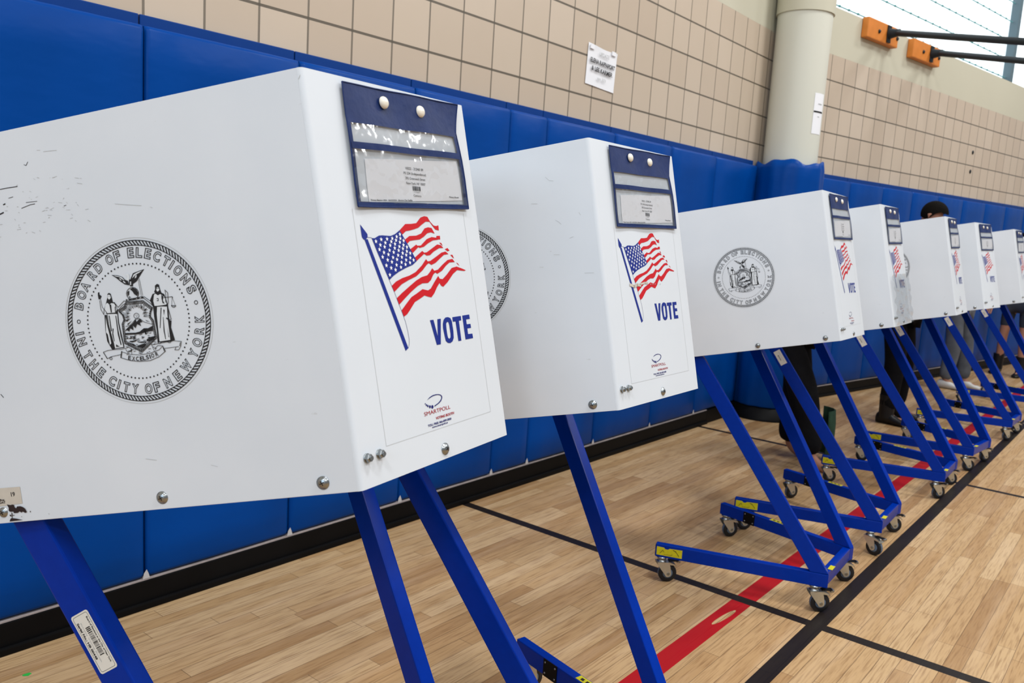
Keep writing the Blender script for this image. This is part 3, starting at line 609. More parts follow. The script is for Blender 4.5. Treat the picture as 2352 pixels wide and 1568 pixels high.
ss = [-0.10 + 0.61 * k for k in range(14)]
ordn = ['first', 'second', 'third', 'fourth', 'fifth', 'sixth', 'seventh', 'eighth', 'ninth', 'tenth', 'eleventh', 'twelfth', 'thirteenth']
pads(ss, TBK, ['dark blue wall pad under the window wall, %s one beyond the round column' % ordn[k] for k in range(13)])
# the pad strapped round the column
m = MB(); n = 64; vs = []; fs = []; zs = [0.106, 0.12, 0.5, 1.0, 1.5, 1.8, 1.9, 1.945, 1.95]
R0 = 0.255
for j, z in enumerate(zs):
    for i in range(n):
        a = 2*pi*i/n; r = R0 + 0.004*sin(a*9 + z*3) + 0.003*sin(a*17)
        zz = z
        if j >= 7: r -= 0.012 * (j - 6); zz = z + 0.016*sin(a*4 + 0.6) + 0.008*sin(a*9)
        if j == 0: r -= 0.01
        vs.append((cc.x + r*cos(a), cc.y + r*sin(a), zz))
for j in range(len(zs)-1):
    for i in range(n): fs.append((j*n+i, j*n+(i+1) % n, (j+1)*n+(i+1) % n, (j+1)*n+i))
m.add(vs, fs, 'pad', True)
vs2 = [(cc.x + 0.199*cos(2*pi*i/n), cc.y + 0.199*sin(2*pi*i/n), 1.92) for i in range(n)]
k0 = (len(zs)-1)*n; m.add([vs[k0+i] for i in range(n)] + vs2, [(i, (i+1) % n, n+(i+1) % n, n+i) for i in range(n)], 'pad', True)
o = m.build('column_pad'); tag(o, 'blue vinyl pad with wavy top wrapped around the round column', 'wall pad')

# paper notices taped to the wall and the column
def paper(name, T, w, h, lines, label):
    m = MB(); nx = 8; vs = []; fs = []
    for j in range(nx + 1):
        for i in range(nx + 1):
            u, v = i/nx, j/nx
            vs.append((u*w, -0.002 - 0.006*(sin(pi*u*1.4 + 0.4)**2) * (0.3 + v*0.7) * (1 if j in (0, nx) else 0.6), v*h - 0.012*sin(pi*u)*v*(0.5 if v > 0.9 else 0)))
    for j in range(nx):
        for i in range(nx): a = j*(nx+1)+i; fs.append((a, a+1, a+nx+2, a+nx+1))
    m.add(vs, fs, 'paper', True)
    for body, cx, cz, wd, ch, k, b in lines:
        put_text(m, body, cx, cz, wd, ch, lambda x, y: (x, -0.0115, y), k, b, center=True)
    for u, v in ((0.02, h - 0.03), (w - 0.05, h - 0.02)):
        m.box((u - 0.01, -0.012, v), (u + 0.028, -0.0085, v + 0.022), 'paper')
    o = m.build(name, None, T); return tag(o, label, 'notice')
a_ = radians(-1.5)
paper('paper_notice', Matrix.Translation((3.822, WY - 0.002, 2.148)) @ Matrix.Rotation(radians(2.2), 4, 'Y'), 0.285, 0.215,
      [('UPDATE', 0.15, 0.165, 0.10, 0.020, 'greyline', 0.01), ('ELENA RAPPAPORT', 0.142, 0.118, 0.245, 0.023, 'ink', 0.03),
       ('& LEE KARMER', 0.142, 0.078, 0.21, 0.023, 'ink', 0.03), ('apt 333', 0.142, 0.038, 0.085, 0.015, 'greyline', 0.01)],
      'white paper notice with bold lines of type taped on the tiled wall')
# curved notice on the column
m = MB(); R = 0.1985; a0, a1 = radians(-86), radians(-119); n = 12; z0, z1 = 2.16, 2.45
cs = [a0 + (a1 - a0)*i/n for i in range(n+1)]
vs = [(cc.x + R*cos(a), cc.y + R*sin(a), z) for z in (z0, z1) for a in cs]
m.add(vs, [(i, i+1, n+2+i, n+1+i) for i in range(n)], 'paper', True)
for zc, hh, aa, ab in ((2.312, 0.012, 0.02, 0.95), (2.37, 0.008, 0.35, 0.75), (2.28, 0.006, 0.4, 0.6)):
    R2 = R + 0.0012; cs2 = [a1 + (a0 - a1)*(aa + (ab-aa)*i/6) for i in range(7)]
    m.add([(cc.x + R2*cos(a), cc.y + R2*sin(a), z) for z in (zc, zc+hh) for a in cs2], [(i, i+1, 8+i, 7+i) for i in range(6)], 'greyline' if hh < 0.01 else 'ink')
tag(m.build('paper_notice'), 'narrow white paper notice taped round the edge of the column', 'notice')

# two wall mounted struts on wooden blocks beside the window
def strut(s0, s1, sc, zc, label):
    root = empty('wall_strut', P2 + E2 * sc + Vector((0, 0, 3.2)) - N2 * 0.0, 0); root.matrix_world = frame(P2 + E2*sc + Vector((0, 0, zc)), E2, N2, (0, 0, 1))
    tag(root, label, 'strut', 'dark struts on the far wall')
    m = MB(); m.box((s0 - sc, -0.062, -0.088), (s1 - sc, -0.001, 0.078), 'wood', 0.010); blk = m.build('wood_block', root)
    for xx in (-0.17, 0.17):
        b = MB(); b.lathe([(0.017, 0), (0.017, 0.006), (0.011, 0.012), (0.0, 0.013)], Matrix.Translation((xx, -0.062, -0.01)) @ Matrix.Rotation(radians(90), 4, 'X'), 'iron', 12); b.build('bolt', blk)
    f = MB(); f.box((-0.03, -0.075, -0.075), (0.03, -0.062, 0.07), 'iron', 0.004)
    f.lathe([(0.045, 0), (0.035, 0.05), (0.03, 0.09)], Matrix.Translation((0.0, -0.075, 0.0)) @ Matrix.Rotation(radians(90), 4, 'X'), 'iron', 16)
    f.build('flange', root)
    d = Vector((-0.478, -0.8496, -0.2226)); R3 = Matrix((E2, N2, Vector((0, 0, 1)))); dl = R3 @ d; st = Vector((0, -0.13, 0))
    p = MB(); p.tube([st, st + dl * 0.3, st + dl * 4.2], 0.027, 'iron', 16); p.build('pole', root)
strut(0.47, 1.03, 0.835, 3.222, 'dark metal strut on an orange wood block, nearer the column')
strut(1.345, 1.93, 1.72, 3.205, 'dark metal strut on an orange wood block, farther from the column')
# bolt holes left in the far wall
for z in (2.434, 2.231):
    m = MB(); m.lathe([(0.020, 0), (0.020, 0.006), (0.012, 0.008)], TR @ Matrix.Translation((3.145, -0.0005, z)) @ Matrix.Rotation(radians(90), 4, 'X'), 'iron', 14)
    o = m.build('bolt_cap'); tag(o, 'small dark round bolt cap on far tiled wall, %s of two' % ('upper' if z > 2.3 else 'lower'), 'bolt cap', 'bolt caps on the far wall')

m = MB(); random.seed(8)
m.flat([(0.912 + (0.006 + 0.005*random.random())*cos(k*pi/6)*1.6, 2.442 + (0.006 + 0.005*random.random())*sin(k*pi/6)) for k in range(12)], lambda x, y: (x, y, 0.0006), 'green')
tag(m.build('paint_mark'), 'tiny green paint mark on the wood floor near the wall', 'mark')

# ================================================================== voting booths
W0, H0, TAU, PHI, ZB, SL = 0.360, 0.5404, 0.227, 0.3238, 1.032, 0.578
TH = 0.0035
cp, sp = cos(PHI), sin(PHI)
# frames inside the tilted box: x along the row, y towards the voter, z up the panel
F_near = frame((0, 0, 0), (-sp, cp, 0), (-cp, -sp, 0), (0, 0, 1))       # local X towards the voter, Y outwards
F_far = frame((W0, 0, 0), (sp, cp, 0), (-cp, sp, 0), (0, 0, 1))         # Y inwards
C_ = {}
def fr(x, z, o=0.0): return (x, -o, z)                                  # on the outer face of the front panel

def front_mesh():
    m = MB(); r = 0.006; pts = []
    A, B, Cc = Vector((-sp*r, cp*r)), Vector((0, 0)), Vector((r, 0))
    for i in range(7): t = i/6; pts.append((1-t)**2*A + 2*t*(1-t)*B + t*t*Cc)
    A, B, Cc = Vector((W0 - r, 0)), Vector((W0, 0)), Vector((W0 + sp*r, cp*r))
    for i in range(7): t = i/6; pts.append((1-t)**2*A + 2*t*(1-t)*B + t*t*Cc)
    n = len(pts); inn = []
    for i, p in enumerate(pts):
        d = (pts[min(i+1, n-1)] - pts[max(i-1, 0)]).normalized(); inn.append(p + Vector((-d.y, d.x)) * TH)
    vs = [(p.x, p.y, z) for z in (0, H0) for p in pts] ; fs = [(i, i+1, n+i+1, n+i) for i in range(n-1)]
    m.add(vs, fs, 'white', True)
    vi = [(p.x, p.y, z) for z in (0, H0) for p in inn]; m.add(vi, [(i+1, i, n+i, n+i+1) for i in range(n-1)], 'white', True)
    m.add(vs[:n] + vi[:n], [(i+1, i, n+i, n+i+1) for i in range(n-1)], 'white'); m.add(vs[n:] + vi[n:], [(i, i+1, n+i+1, n+i) for i in range(n-1)], 'white')
    return m.mesh('front_panel')
def side_mesh(sgn):
    m = MB(); y0, y1 = (-TH, 0) if sgn > 0 else (0, TH)
    m.box((0.0058, y0, 0), (SL, y1, H0), 'side', 0.0006); return m.mesh('side_panel')
def desk_mesh():
    m = MB(); d = SL - 0.02; z0, z1 = 0.006, 0.022; y0 = TH + 0.001
    xa = lambda y: -sp/cp*y + TH/cp + 0.0006
    poly = [(xa(y0), y0), (W0 - xa(y0), y0), (W0 - xa(d*cp), d*cp), (xa(d*cp), d*cp)]
    vs = [(x, y, z) for z in (z0, z1) for x, y in poly]
    m.add(vs, [(3, 2, 1, 0), (4, 5, 6, 7), (0, 1, 5, 4), (1, 2, 6, 5), (2, 3, 7, 6), (3, 0, 4, 7)], 'white'); return m.mesh('desktop')
def print_mesh():
    m = MB(); f = lambda o: (lambda x, y: fr(x/1000, y/1000, o))
    g = f(0.0004)
    xs = [(57.5, 364), (57.5, 46), (318, 46), (318, 364)]; m.line(xs, 0.45, g, 'greyline')
    for p in D['RED']: m.flat(p, g, 'red')
    m.flat(D['CANTON'], g, 'blueink'); g2 = f(0.0007)
    for sx, sy in D['STARS']:
        st = []
        for k in range(10):
            a = pi/2 + k*pi/5 - 0.1; r = 3.4 if k % 2 == 0 else 1.35; st.append((sx + r*cos(a), sy + r*sin(a)))
        m.flat(st, g2, 'paper')
    m.flat(D['POLE'], g, 'blueink'); m.flat(D['FINIAL'], g, 'blueink')
    for l in D['ROPE']: m.line(l, 0.55, g, 'navyink')
    V = D['VOTE']; m.flat(V[0], g, 'blueink')
    m.ring(V[1], V[2], g, 'blueink')
    m.flat(V[3], g, 'blueink'); m.flat(V[4], g, 'blueink'); return m.mesh('voting_print')
def logo_mesh():
    m = MB(); g = lambda x, y: fr(x/1000, y/1000, 0.0005)
    m.flat(D['SWOOSH'], g, 'navyink')
    for x, y, a, b in D['OVALS']:
        m.flat([(x + abs(a)*cos(k*pi/6), y + abs(b)*sin(k*pi/6)) for k in range(12)], g, 'navyink')
    put_text(m, 'SMARTPOLL', 147.4, 69.7, 64.5, 5.6, g, 'darkred')
    put_text(m, 'VOTING BOOTH', 172.9, 60.2, 46, 3.5, g, 'darkred', 0.03, slant=0.15)
    put_text(m, 'TOLL FREE: 866-899-5858', 152.0, 53.4, 58, 2.9, g, 'navyink', 0.03, slant=0.15)
    put_text(m, 'www.smartpoll.us', 161.1, 49.8, 39, 2.4, g, 'navyink', 0.03, slant=0.15)
    return m.mesh('maker_logo')

def pouch_meshes():
    """navy vinyl document pouch that hangs off the front panel on two snaps"""
    off = lambda x, y: 0.0025 + 0.0035*sin(pi*(y-366)/165)**2 + 0.0012*sin(x/23.0 + y/31.0)
    g = lambda e: (lambda x, y: fr(x/1000, y/1000, off(x, y) + e))
    m = MB()
    def patch(c, k, e, nx=10, ny=5, mm=m):          # c = four corners TL TR BR BL
        vs = []; fs = []
        for j in range(ny+1):
            for i in range(nx+1):
                u, v = i/nx, j/ny
                x = (c[0][0]*(1-u)+c[1][0]*u)*(1-v) + (c[3][0]*(1-u)+c[2][0]*u)*v; y = (c[0][1]*(1-u)+c[1][1]*u)*(1-v) + (c[3][1]*(1-u)+c[2][1]*u)*v
                vs.append(g(e)(x, y))
        for j in range(ny):
            for i in range(nx): a = j*(nx+1)+i; fs.append((a, a+nx+1, a+nx+2, a+1))
        mm.add(vs, fs, k, True)
    TLc, TRc, BRc, BLc = (68.0, 531.5), (337.5, 537.6), (328.0, 371.0), (65.0, 366.2)
    hL, hR = (66.0, 484.6), (322.0, 490.8)
    patch([TLc, TRc, hR, hL], 'navy', 0.0012, 16, 8)                    # header flap
    patch([hL, hR, (318.5, 483.8), (66.5, 478.0)], 'navy', 0.0016)      # band
    patch([(67, 452.5), (319, 457.5), (317, 448), (67, 443.5)], 'navy', 0.0022)   # pocket edging
    patch([(66.3, 480), (72.0, 480), (71.5, 367), (65.5, 367)], 'navy', 0.0016)
    patch([(312.5, 486), (319.5, 486), (327.5, 371.5), (317.5, 371.5)], 'navy', 0.0016)
    patch([(65.3, 373), (327, 377.5), BRc, BLc], 'navy', 0.0018)
    patch([hL, hR, BRc, BLc], 'clearfilm', -0.0012)                     # pale backing seen through the film
    for a, b in (((68, 531.5), (337.5, 537.6)), ((337.5, 537.6), (322, 490.8)), ((322, 490.8), (328, 371)), ((328, 371), (65, 366.2)), ((65, 366.2), (66, 484.6)), ((66, 484.6), (68, 531.5))):
        pts = [g(0.0012)(a[0]+(b[0]-a[0])*t/8, a[1]+(b[1]-a[1])*t/8) for t in range(9)]
        m.tube(pts, 0.0011, 'navy', 6)
    me_p = m.mesh('document_pouch')
    c = MB(); patch([(92, 432), (309, 444.5), (316, 384), (92, 373.5)], 'paper', -0.0004, mm=c)
    g3 = g(0.0001); an = 0.012
    for t, y, w, h in (('10222 - ZONE 09', 425.5, 44, 4.4), ('PS 234 (Independence)', 418.4, 56, 4.4), ('292 Greenwich Street', 411.3, 50, 4.4), ('New York, NY 10007', 404.2, 48, 4.4)):
        put_text(c, t, 199.5, y - 2, w, h*0.8, g3, 'ink', 0.0, center=True, ang=an)
    random.seed(9); x = 189.5
    while x < 210:
        w = random.choice((0.5, 0.8, 1.2)); c.flat([(x, 393.5), (x+w, 393.5), (x+w, 400), (x, 400)], g3, 'ink'); x += w + random.choice((0.5, 0.8))
    put_text(c, '*17331*', 199.5, 390.6, 16, 1.6, g3, 'ink', center=True); put_text(c, 'Century', 199.5, 385.0, 19, 3.0, g3, 'ink', center=True)
    put_text(c, 'Primary Election 2024 - 06/25/2024 - Election Day Facility', 96, 375.6, 90, 2.0, g3, 'ink', 0.02, ang=0.03)
    put_text(c, 'Privacy Booth', 282, 387.2, 24, 2.0, g3, 'ink', 0.02)
    me_c = c.mesh('paper_card')
    w = MB(); patch([(67, 480), (317, 485), (318, 457), (67, 452)], 'vinyl', 0.0012, 24, 4, w); patch([(67, 444), (317, 449), (326, 376), (66, 372)], 'vinyl', 0.0018, 24, 8, w)
    me_w = w.mesh('clear_window')
    s = MB(); s.lathe([(0.0088, 0), (0.0088, 0.0016), (0.0074, 0.0038), (0.0042, 0.0053), (0.0, 0.0058)], Matrix.Rotation(radians(90), 4, 'X'), 'snap', 20)
    return me_p, me_c, me_w, s.mesh('snap')

def seal_mesh():
    """round printed seal on a clear sticker, in the frame of the side panel: viewer's right is -X"""
    m = MB(); g = lambda o: (lambda x, y: (-x/1000, o, y/1000))
    circ = lambda r, n=96: [(r*cos(2*pi*i/n), r*sin(2*pi*i/n)) for i in range(n)]
    m.ring(circ(111.6), circ(111.0), g(0.0004), 'greyline')
    k = g(0.0005)
    m.ring(circ(108.4), circ(107.2), k, 'ink'); m.ring(circ(101.9), circ(100.9), k, 'ink')
    for i in range(132):                                    # rope border
        a = 2*pi*i/132; b = a + 0.030
        m.line([(101.4*cos(a), 101.4*sin(a)), (107.6*cos(b + 0.022), 107.6*sin(b + 0.022))], 1.7, k, 'ink')
    for i in range(84):
        a = 2*pi*i/84; m.flat([(76.9*cos(a) + 1.25*cos(j*pi/3), 76.9*sin(a) + 1.25*sin(j*pi/3)) for j in range(6)], k, 'ink')
    for a in (8.3, 173.0):
        x, y = 91.0*cos(radians(a)), 91.0*sin(radians(a)); o = [(x + 2.9*cos(j*pi/7), y + 2.9*sin(j*pi/7)) for j in range(14)]; i_ = [(x + 1.9*cos(j*pi/7), y + 1.9*sin(j*pi/7)) for j in range(14)]
        m.ring(o, i_, k, 'ink')
    def letter(ch, a, up):
        vs, fs, x0, x1 = text_geo(ch, 0.03, 0.030); wv = {'I': 3.6, 'W': 15.0, 'O': 11.4, 'N': 10.8, 'D': 10.6, 'A': 11.6, 'C': 10.8, 'Y': 10.8}.get(ch, 9.9)
        sc = 12.3 / 0.70; cxm = (x0 + x1)/2; sx = wv / (x1 - x0)
        ca, sa = cos(radians(a)), sin(radians(a)); out = []
        for vx, vy, vz in vs:
            lx = (vx - cxm)*sx; ly = vy*sc
            if up: r = 85.6 + ly; tx = lx; out.append(k(r*ca + tx*sa, r*sa - tx*ca))
            else: r = 97.8 - ly; tx = lx; out.append(k(r*ca - tx*sa, r*sa + tx*ca))
        m.add(out, fs, 'ink')
    for ch, a in zip('BOARDOFELECTIONS', D['AT']): letter(ch, a, True)
    for ch, a in zip('INTHECITYOFNEWYORK', D['AB']): letter(ch, a, False)
    for p in D['SB']: m.flat(p, g(0.0005), 'ink')
    for p in D['SWH']: m.flat(p, g(0.0007), 'clearfilm')
    for p in D['SF2']: m.flat(p, g(0.0009), 'ink')
    for w, l in D['SL']: m.line(l, w*0.105, g(0.0009), 'ink')
    # beaded edge of the shield
    sh = D['SL'][0][1]; s2 = D['SL'][2][1]
    mid = [((a[0]+b[0])/2, (a[1]+b[1])/2) for a, b in zip(sh, s2)]
    for (xa, ya), (xb, yb) in zip(mid, mid[1:]):
        L = hypot(xb-xa, yb-ya); n = max(1, int(L/2.1))
        for i in range(n):
            x, y = xa + (xb-xa)*(i+.5)/n, ya + (yb-ya)*(i+.5)/n; nx, ny = -(yb-ya)/L, (xb-xa)/L
            m.line([(x - nx*1.3, y - ny*1.3), (x + nx*1.3, y + ny*1.3)], 0.9, g(0.0009), 'ink')
    random.seed(3)
    cx, cy = D['SUN']
    for i in range(34):                                     # rays and hatching round the sun
        a = radians(-12 + 204*i/33); r0 = 10 + 3*random.random(); r1 = r0 + 4 + 5*random.random()
        m.line([(cx + r0*cos(a), cy + r0*sin(a)), (cx + r1*cos(a), cy + r1*sin(a))], 0.55, g(0.0009), 'ink')
    for i in range(70):
        x = cx - 24 + 46*random.random(); y = cy - 22 - 30*random.random()**1.2
        m.line([(x, y), (x + 1.5 + 3*random.random(), y + random.uniform(-1.2, 1.2))], 0.7, g(0.0009), 'ink')
    E = D['EXC']
    for i, ch in enumerate('EXCELSIOR'):
        x, y = E[i]; vs, fs, x0, x1 = text_geo(ch, 0.02); a = E[min(i+1, 8)]; b = E[max(i-1, 0)]; an = atan2(a[1]-b[1], a[0]-b[0]); sc = 5.4/0.7; sx = (1.5 if ch == 'I' else 4.3)/(x1-x0)
        m.add([g(0.0009)(x + (vx-(x0+x1)/2)*sx*cos(an) - (vy-0.35)*sc*sin(an), y + (vx-(x0+x1)/2)*sx*sin(an) + (vy-0.35)*sc*cos(an)) for vx, vy, vz in vs], fs, 'ink')
    return m.mesh('printed_seal')

def screw_mesh():
    m = MB(); m.lathe([(0.0088, 0), (0.0088, 0.0012), (0.0072, 0.0016), (0.0068, 0.0030), (0.0045, 0.0044), (0.0, 0.0049)], ID, 'steel', 22)
    for a in (0.4, 0.4 + pi/2):
        d = Vector((cos(a), sin(a), 0)); p = Vector((-sin(a), cos(a), 0))
        m.add([d*0.0034 + p*0.0006 + Vector((0, 0, 0.0050)), -d*0.0034 + p*0.0006 + Vector((0, 0, 0.0050)), -d*0.0034 - p*0.0006 + Vector((0, 0, 0.0050)), d*0.0034 - p*0.0006 + Vector((0, 0, 0.0050))], [(0, 1, 2, 3)], 'ink')
    return m.mesh('screw')
def bolt_mesh():
    m = MB(); m.lathe([(0.0066, 0), (0.0066, 0.0014), (0.0062, 0.0016)], ID, 'steel', 20); m.lathe([(0.0058, 0.0016), (0.0058, 0.0062), (0.0048, 0.0074)], ID, 'steel', 6, False)
    m.lathe([(0.003, 0.0074), (0.003, 0.0095)], ID, 'steel', 12); return m.mesh('hex_bolt')

# ---- the wheeled frame, x along the row, y towards the voter
nc, nf = Vector((0.0011, -0.0556)), Vector((-0.1745, 0.5659)); fc, ff = Vector((0.3455, -0.0508)), Vector((0.508, 0.5621))
dn, df = (nf - nc).normalized(), (ff - fc).normalized()
def plane_frame(c, d): return frame((c.x, c.y, 0), (d.x, d.y, 0), (d.y, -d.x, 0), (0, 0, 1))   # X along foot, Y sideways (+row), Z up
PN, PF = plane_frame(nc, dn), plane_frame(fc, df)
ct, st_ = cos(TAU), sin(TAU)
def box_pt(a, b, u): return Vector((a, ct*b + st_*u, ZB - st_*b + ct*u))      # box frame -> booth frame (no roll)
def leg_prism(P, top):
    q = P.inverted() @ top; r1, z1 = q.x, q.z
    r0, z0 = 0.018, 0.130; L = hypot(r1-r0, z1-z0); dx, dz = (r1-r0)/L, (z1-z0)/L; nx, nz = -dz, dx; h = 0.026
    out0 = (r0 + nx*h, z0 + nz*h); in0 = (r0 - nx*h, z0 - nz*h)
    # outer edge runs down to the end of the foot, inner edge down to the top of the foot
    t = (0.156 - in0[1]) / dz; inn = (in0[0] + dx*t, 0.156)
    e = 0.012; to = (out0[0] + dx*(L+e), out0[1] + dz*(L+e)); ti = (in0[0] + dx*(L+e), in0[1] + dz*(L+e))
    # cut the top parallel to the tilted desk
    lo = min(0, 0)
    cut = lambda p: p
    return [(0.0, 0.156 - 0.02), inn, ti, to, (0.0, max(0.156, out0[1] + dz*((0.0 - out0[0])/dx)))] if False else [(0.0, 0.1565), inn, ti, to]
def leg_mesh(P, top, side):
    m = MB(); m.prism(leg_prism(P, top), P, 0.030, 'tube', 0.003); return m.mesh('leg')
def foot_mesh(P, L):
    m = MB(); m.prism([(0.0, 0.104), (L, 0.104), (L, 0.156), (0.0, 0.156)], P, 0.030, 'tube', 0.003)
    m.prism([(L - 0.001, 0.108), (L + 0.0015, 0.108), (L + 0.0015, 0.152), (L - 0.001, 0.152)], P @ Matrix.Translation((0, 0.003, 0)), 0.024, 'black')
    return m.mesh('foot')
LN, LF = (nf - nc).length, (ff - fc).length
def crossbar_mesh():
    m = MB(); a = PN @ Vector((0.0, 0.0301, 0)); b = PF @ Vector((0.0, -0.0001, 0)); d = (b - a); L = d.length; d.normalize()
    m.prism([(0, 0.104), (L, 0.104), (L, 0.156), (0, 0.156)], frame(a, (d.x, d.y, 0), (-d.y, d.x, 0), (0, 0, 1)), 0.030, 'tube', 0.003)
    m.box((0.06, -0.0525, 0.1565), (0.105, -0.035, 0.1572), 'yellow'); return m.mesh('crossbar')
def caster_meshes():
    m = MB()
    m.lathe([(0.0, 0.0), (0.021, 0.0), (0.021, -0.004), (0.016, -0.006), (0.0155, -0.014), (0.019, -0.016), (0.020, -0.020), (0.0, -0.0201)][::-1], ID, 'steel', 20)
    # fork: arched crown with two side cheeks
    ax, az, R = 0.026, -0.0668, 0.0372
    cheek = [(-0.021, -0.020), (-0.020, -0.029), (ax - 0.0135, az - 0.004), (ax - 0.009, az - 0.0115), (ax, az - 0.0135), (ax + 0.0095, az - 0.009), (ax + 0.012, az), (ax + 0.007, -0.040), (0.030, -0.030), (0.050, -0.032), (0.056, -0.038), (0.052, -0.028), (0.030, -0.020)]
    for y in (-0.0185, 0.0165): m.prism(cheek, Matrix.Translation((0, y, 0)), 0.002, 'fork')
    m.add([(-0.021, -0.0185, -0.0195), (-0.021, 0.0185, -0.0195), (0.030, 0.0185, -0.0195), (0.030, -0.0185, -0.0195), (0.053, 0.0185, -0.028), (0.053, -0.0185, -0.028), (0.058, 0.0185, -0.038), (0.058, -0.0185, -0.038)], [(0, 1, 2, 3), (3, 2, 4, 5), (5, 4, 6, 7)], 'fork')
    m.box((0.028, -0.012, -0.018), (0.068, 0.012, -0.0145), 'black', 0.001); m.box((0.060, -0.012, -0.024), (0.074, 0.012, -0.0145), 'steel', 0.002)
    m.lathe([(0.006, -0.0205), (0.006, 0.0205)], Matrix.Translation((ax, 0, az)) @ Matrix.Rotation(radians(90), 4, 'X'), 'steel', 12)
    c = m.mesh('caster')
    w = MB(); T = Matrix.Translation((ax, 0, az)) @ Matrix.Rotation(radians(90), 4, 'X')
    w.lathe([(0.022, -0.0112), (0.034, -0.0112), (0.0368, -0.007), (R, 0), (0.0368, 0.007), (0.034, 0.0112), (0.022, 0.0112)], T, 'tyre', 32)
    w.lathe([(0.0372, -0.0055), (0.03735, 0), (0.0372, 0.0055)], T, 'hub', 32); w.lathe([(0.004, -0.0125), (0.018, -0.0118), (0.022, -0.0105), (0.022, 0.0105), (0.018, 0.0118), (0.004, 0.0125)], T, 'hub', 24)
    return c, w.mesh('wheel')
def label_mesh_leg():
    """barcode label, flat in XZ with outer side -Y, long axis X"""
    m = MB(); f = lambda o: (lambda x, z: (x/1000, -o, z/1000)); w, h = 92, 34
    def rr(w, h, r):
        p = []
        for cx, cy, a0 in ((w-r, h-r, 0), (r, h-r, 90), (r, r, 180), (w-r, r, 270)):
            for k in range(5): a = radians(a0 + k*22.5); p.append((cx + r*cos(a), cy + r*sin(a)))
        return p
    m.flat(rr(w, h, 4), f(0.0004), 'tag')
    o = [(x + 2.6, y + 2.6) for x, y in rr(w-5.2, h-5.2, 3.2)]; i_ = [(x + 3.1, y + 3.1) for x, y in rr(w-6.2, h-6.2, 2.8)]
    m.ring(o, i_, f(0.0006), 'ink'); g = f(0.0006)
    put_text(m, 'Board of Elections in the City of New York', 9, 26.0, 73, 2.8, g, 'ink', 0.03)
    put_text(m, 'Serial No.: HB 00448', 12, 5.0, 58, 3.6, g, 'ink', 0.04); put_text(m, 'Privacy Voting Booth', 14, 11.0, 62, 2.0, g, 'greyline', 0.02)
    random.seed(5); x = 23.0
    while x < 66:
        b = random.choice((0.6, 0.9, 1.5)); m.flat([(x, 15.2), (x+b, 15.2), (x+b, 23.8), (x, 23.8)], g, 'ink'); x += b + random.choice((0.6, 0.9, 1.3))
    return m.mesh('serial_label')
def label_small():
    m = MB(); f = lambda o: (lambda x, z: (x/1000, -o, z/1000)); m.flat([(0, 0), (70, 0), (70, 30), (0, 30)], f(0.0004), 'tag')
    put_text(m, 'BOARD OF ELECTIONS', 8, 20, 52, 3.0, f(0.0006), 'greyline', 0.03); put_text(m, 'BOOTH', 22, 9, 26, 5, f(0.0006), 'ink', 0.03); return m.mesh('white_label')
def yellow_mesh():
    m = MB(); f = lambda o: (lambda x, z: (x/1000, -o, z/1000))
    m.flat([(0, 0), (0, 34), (27, 33), (34, 27), (44, 27), (50, 32), (100, 34), (100, 0)], f(0.0004), 'yellow')
    g = f(0.0006)
    m.line([(14, 8), (24, 22), (28, 15)], 1.6, g, 'dirt'); m.line([(30, 5), (58, 6), (62, 9)], 1.3, g, 'dirt'); m.line([(74, 24), (82, 15), (88, 7)], 2.0, g, 'dirt'); m.line([(64, 28), (76, 24)], 2.4, g, 'dirt')
    return m.mesh('warning_label')
def plate_mesh():
    m = MB(); m.box((0, -0.0022, 0), (0.058, -0.0002, 0.052), 'black', 0.0005)
    for x in (0.008, 0.05):
        for z in (0.010, 0.042): m.lathe([(0.0032, 0), (0.0032, 0.001), (0.0, 0.0018)], Matrix.Translation((x, -0.0022, z)) @ Matrix.Rotation(radians(90), 4, 'X'), 'steel', 10)
    return m.mesh('black_plate')

C_['front'] = front_mesh(); C_['sn'] = side_mesh(1); C_['sf'] = side_mesh(-1); C_['desk'] = desk_mesh(); C_['print'] = print_mesh(); C_['logo'] = logo_mesh()
C_['pouch'], C_['card'], C_['win'], C_['snap'] = pouch_meshes(); C_['seal'] = seal_mesh(); C_['screw'] = screw_mesh(); C_['bolt'] = bolt_mesh()
C_['foot_n'] = foot_mesh(PN, LN); C_['foot_f'] = foot_mesh(PF, LF); C_['cross'] = crossbar_mesh(); C_['caster'], C_['wheel'] = caster_meshes()
def strip_mesh():
    m = MB(); m.box((0, 0.004, 0.1563), (0.075, 0.026, 0.1569), 'yellow')
    for x in (0.01, 0.03, 0.05): m.add([(x, 0.009, 0.1571), (x + 0.012, 0.009, 0.1571), (x + 0.014, 0.020, 0.1571), (x + 0.003, 0.020, 0.1571)], [(0, 1, 2, 3)], 'dirt')
    return m.mesh('caution_strip')
C_['strip'] = strip_mesh(); C_['lab'] = label_mesh_leg(); C_['lab2'] = label_small(); C_['yel'] = yellow_mesh(); C_['plate'] = plate_mesh()
TOPN, TOPF = box_pt(-0.1683 + 0.012, 0.4983, 0.0), box_pt(0.4984 - 0.012, 0.5033, 0.0)
C_['leg_n'] = leg_mesh(PN, TOPN, 0); C_['leg_f'] = leg_mesh(PF, TOPF, 1)
RX = Matrix.Rotation(radians(90), 4, 'X')            # lathe axis (Z) -> -Y

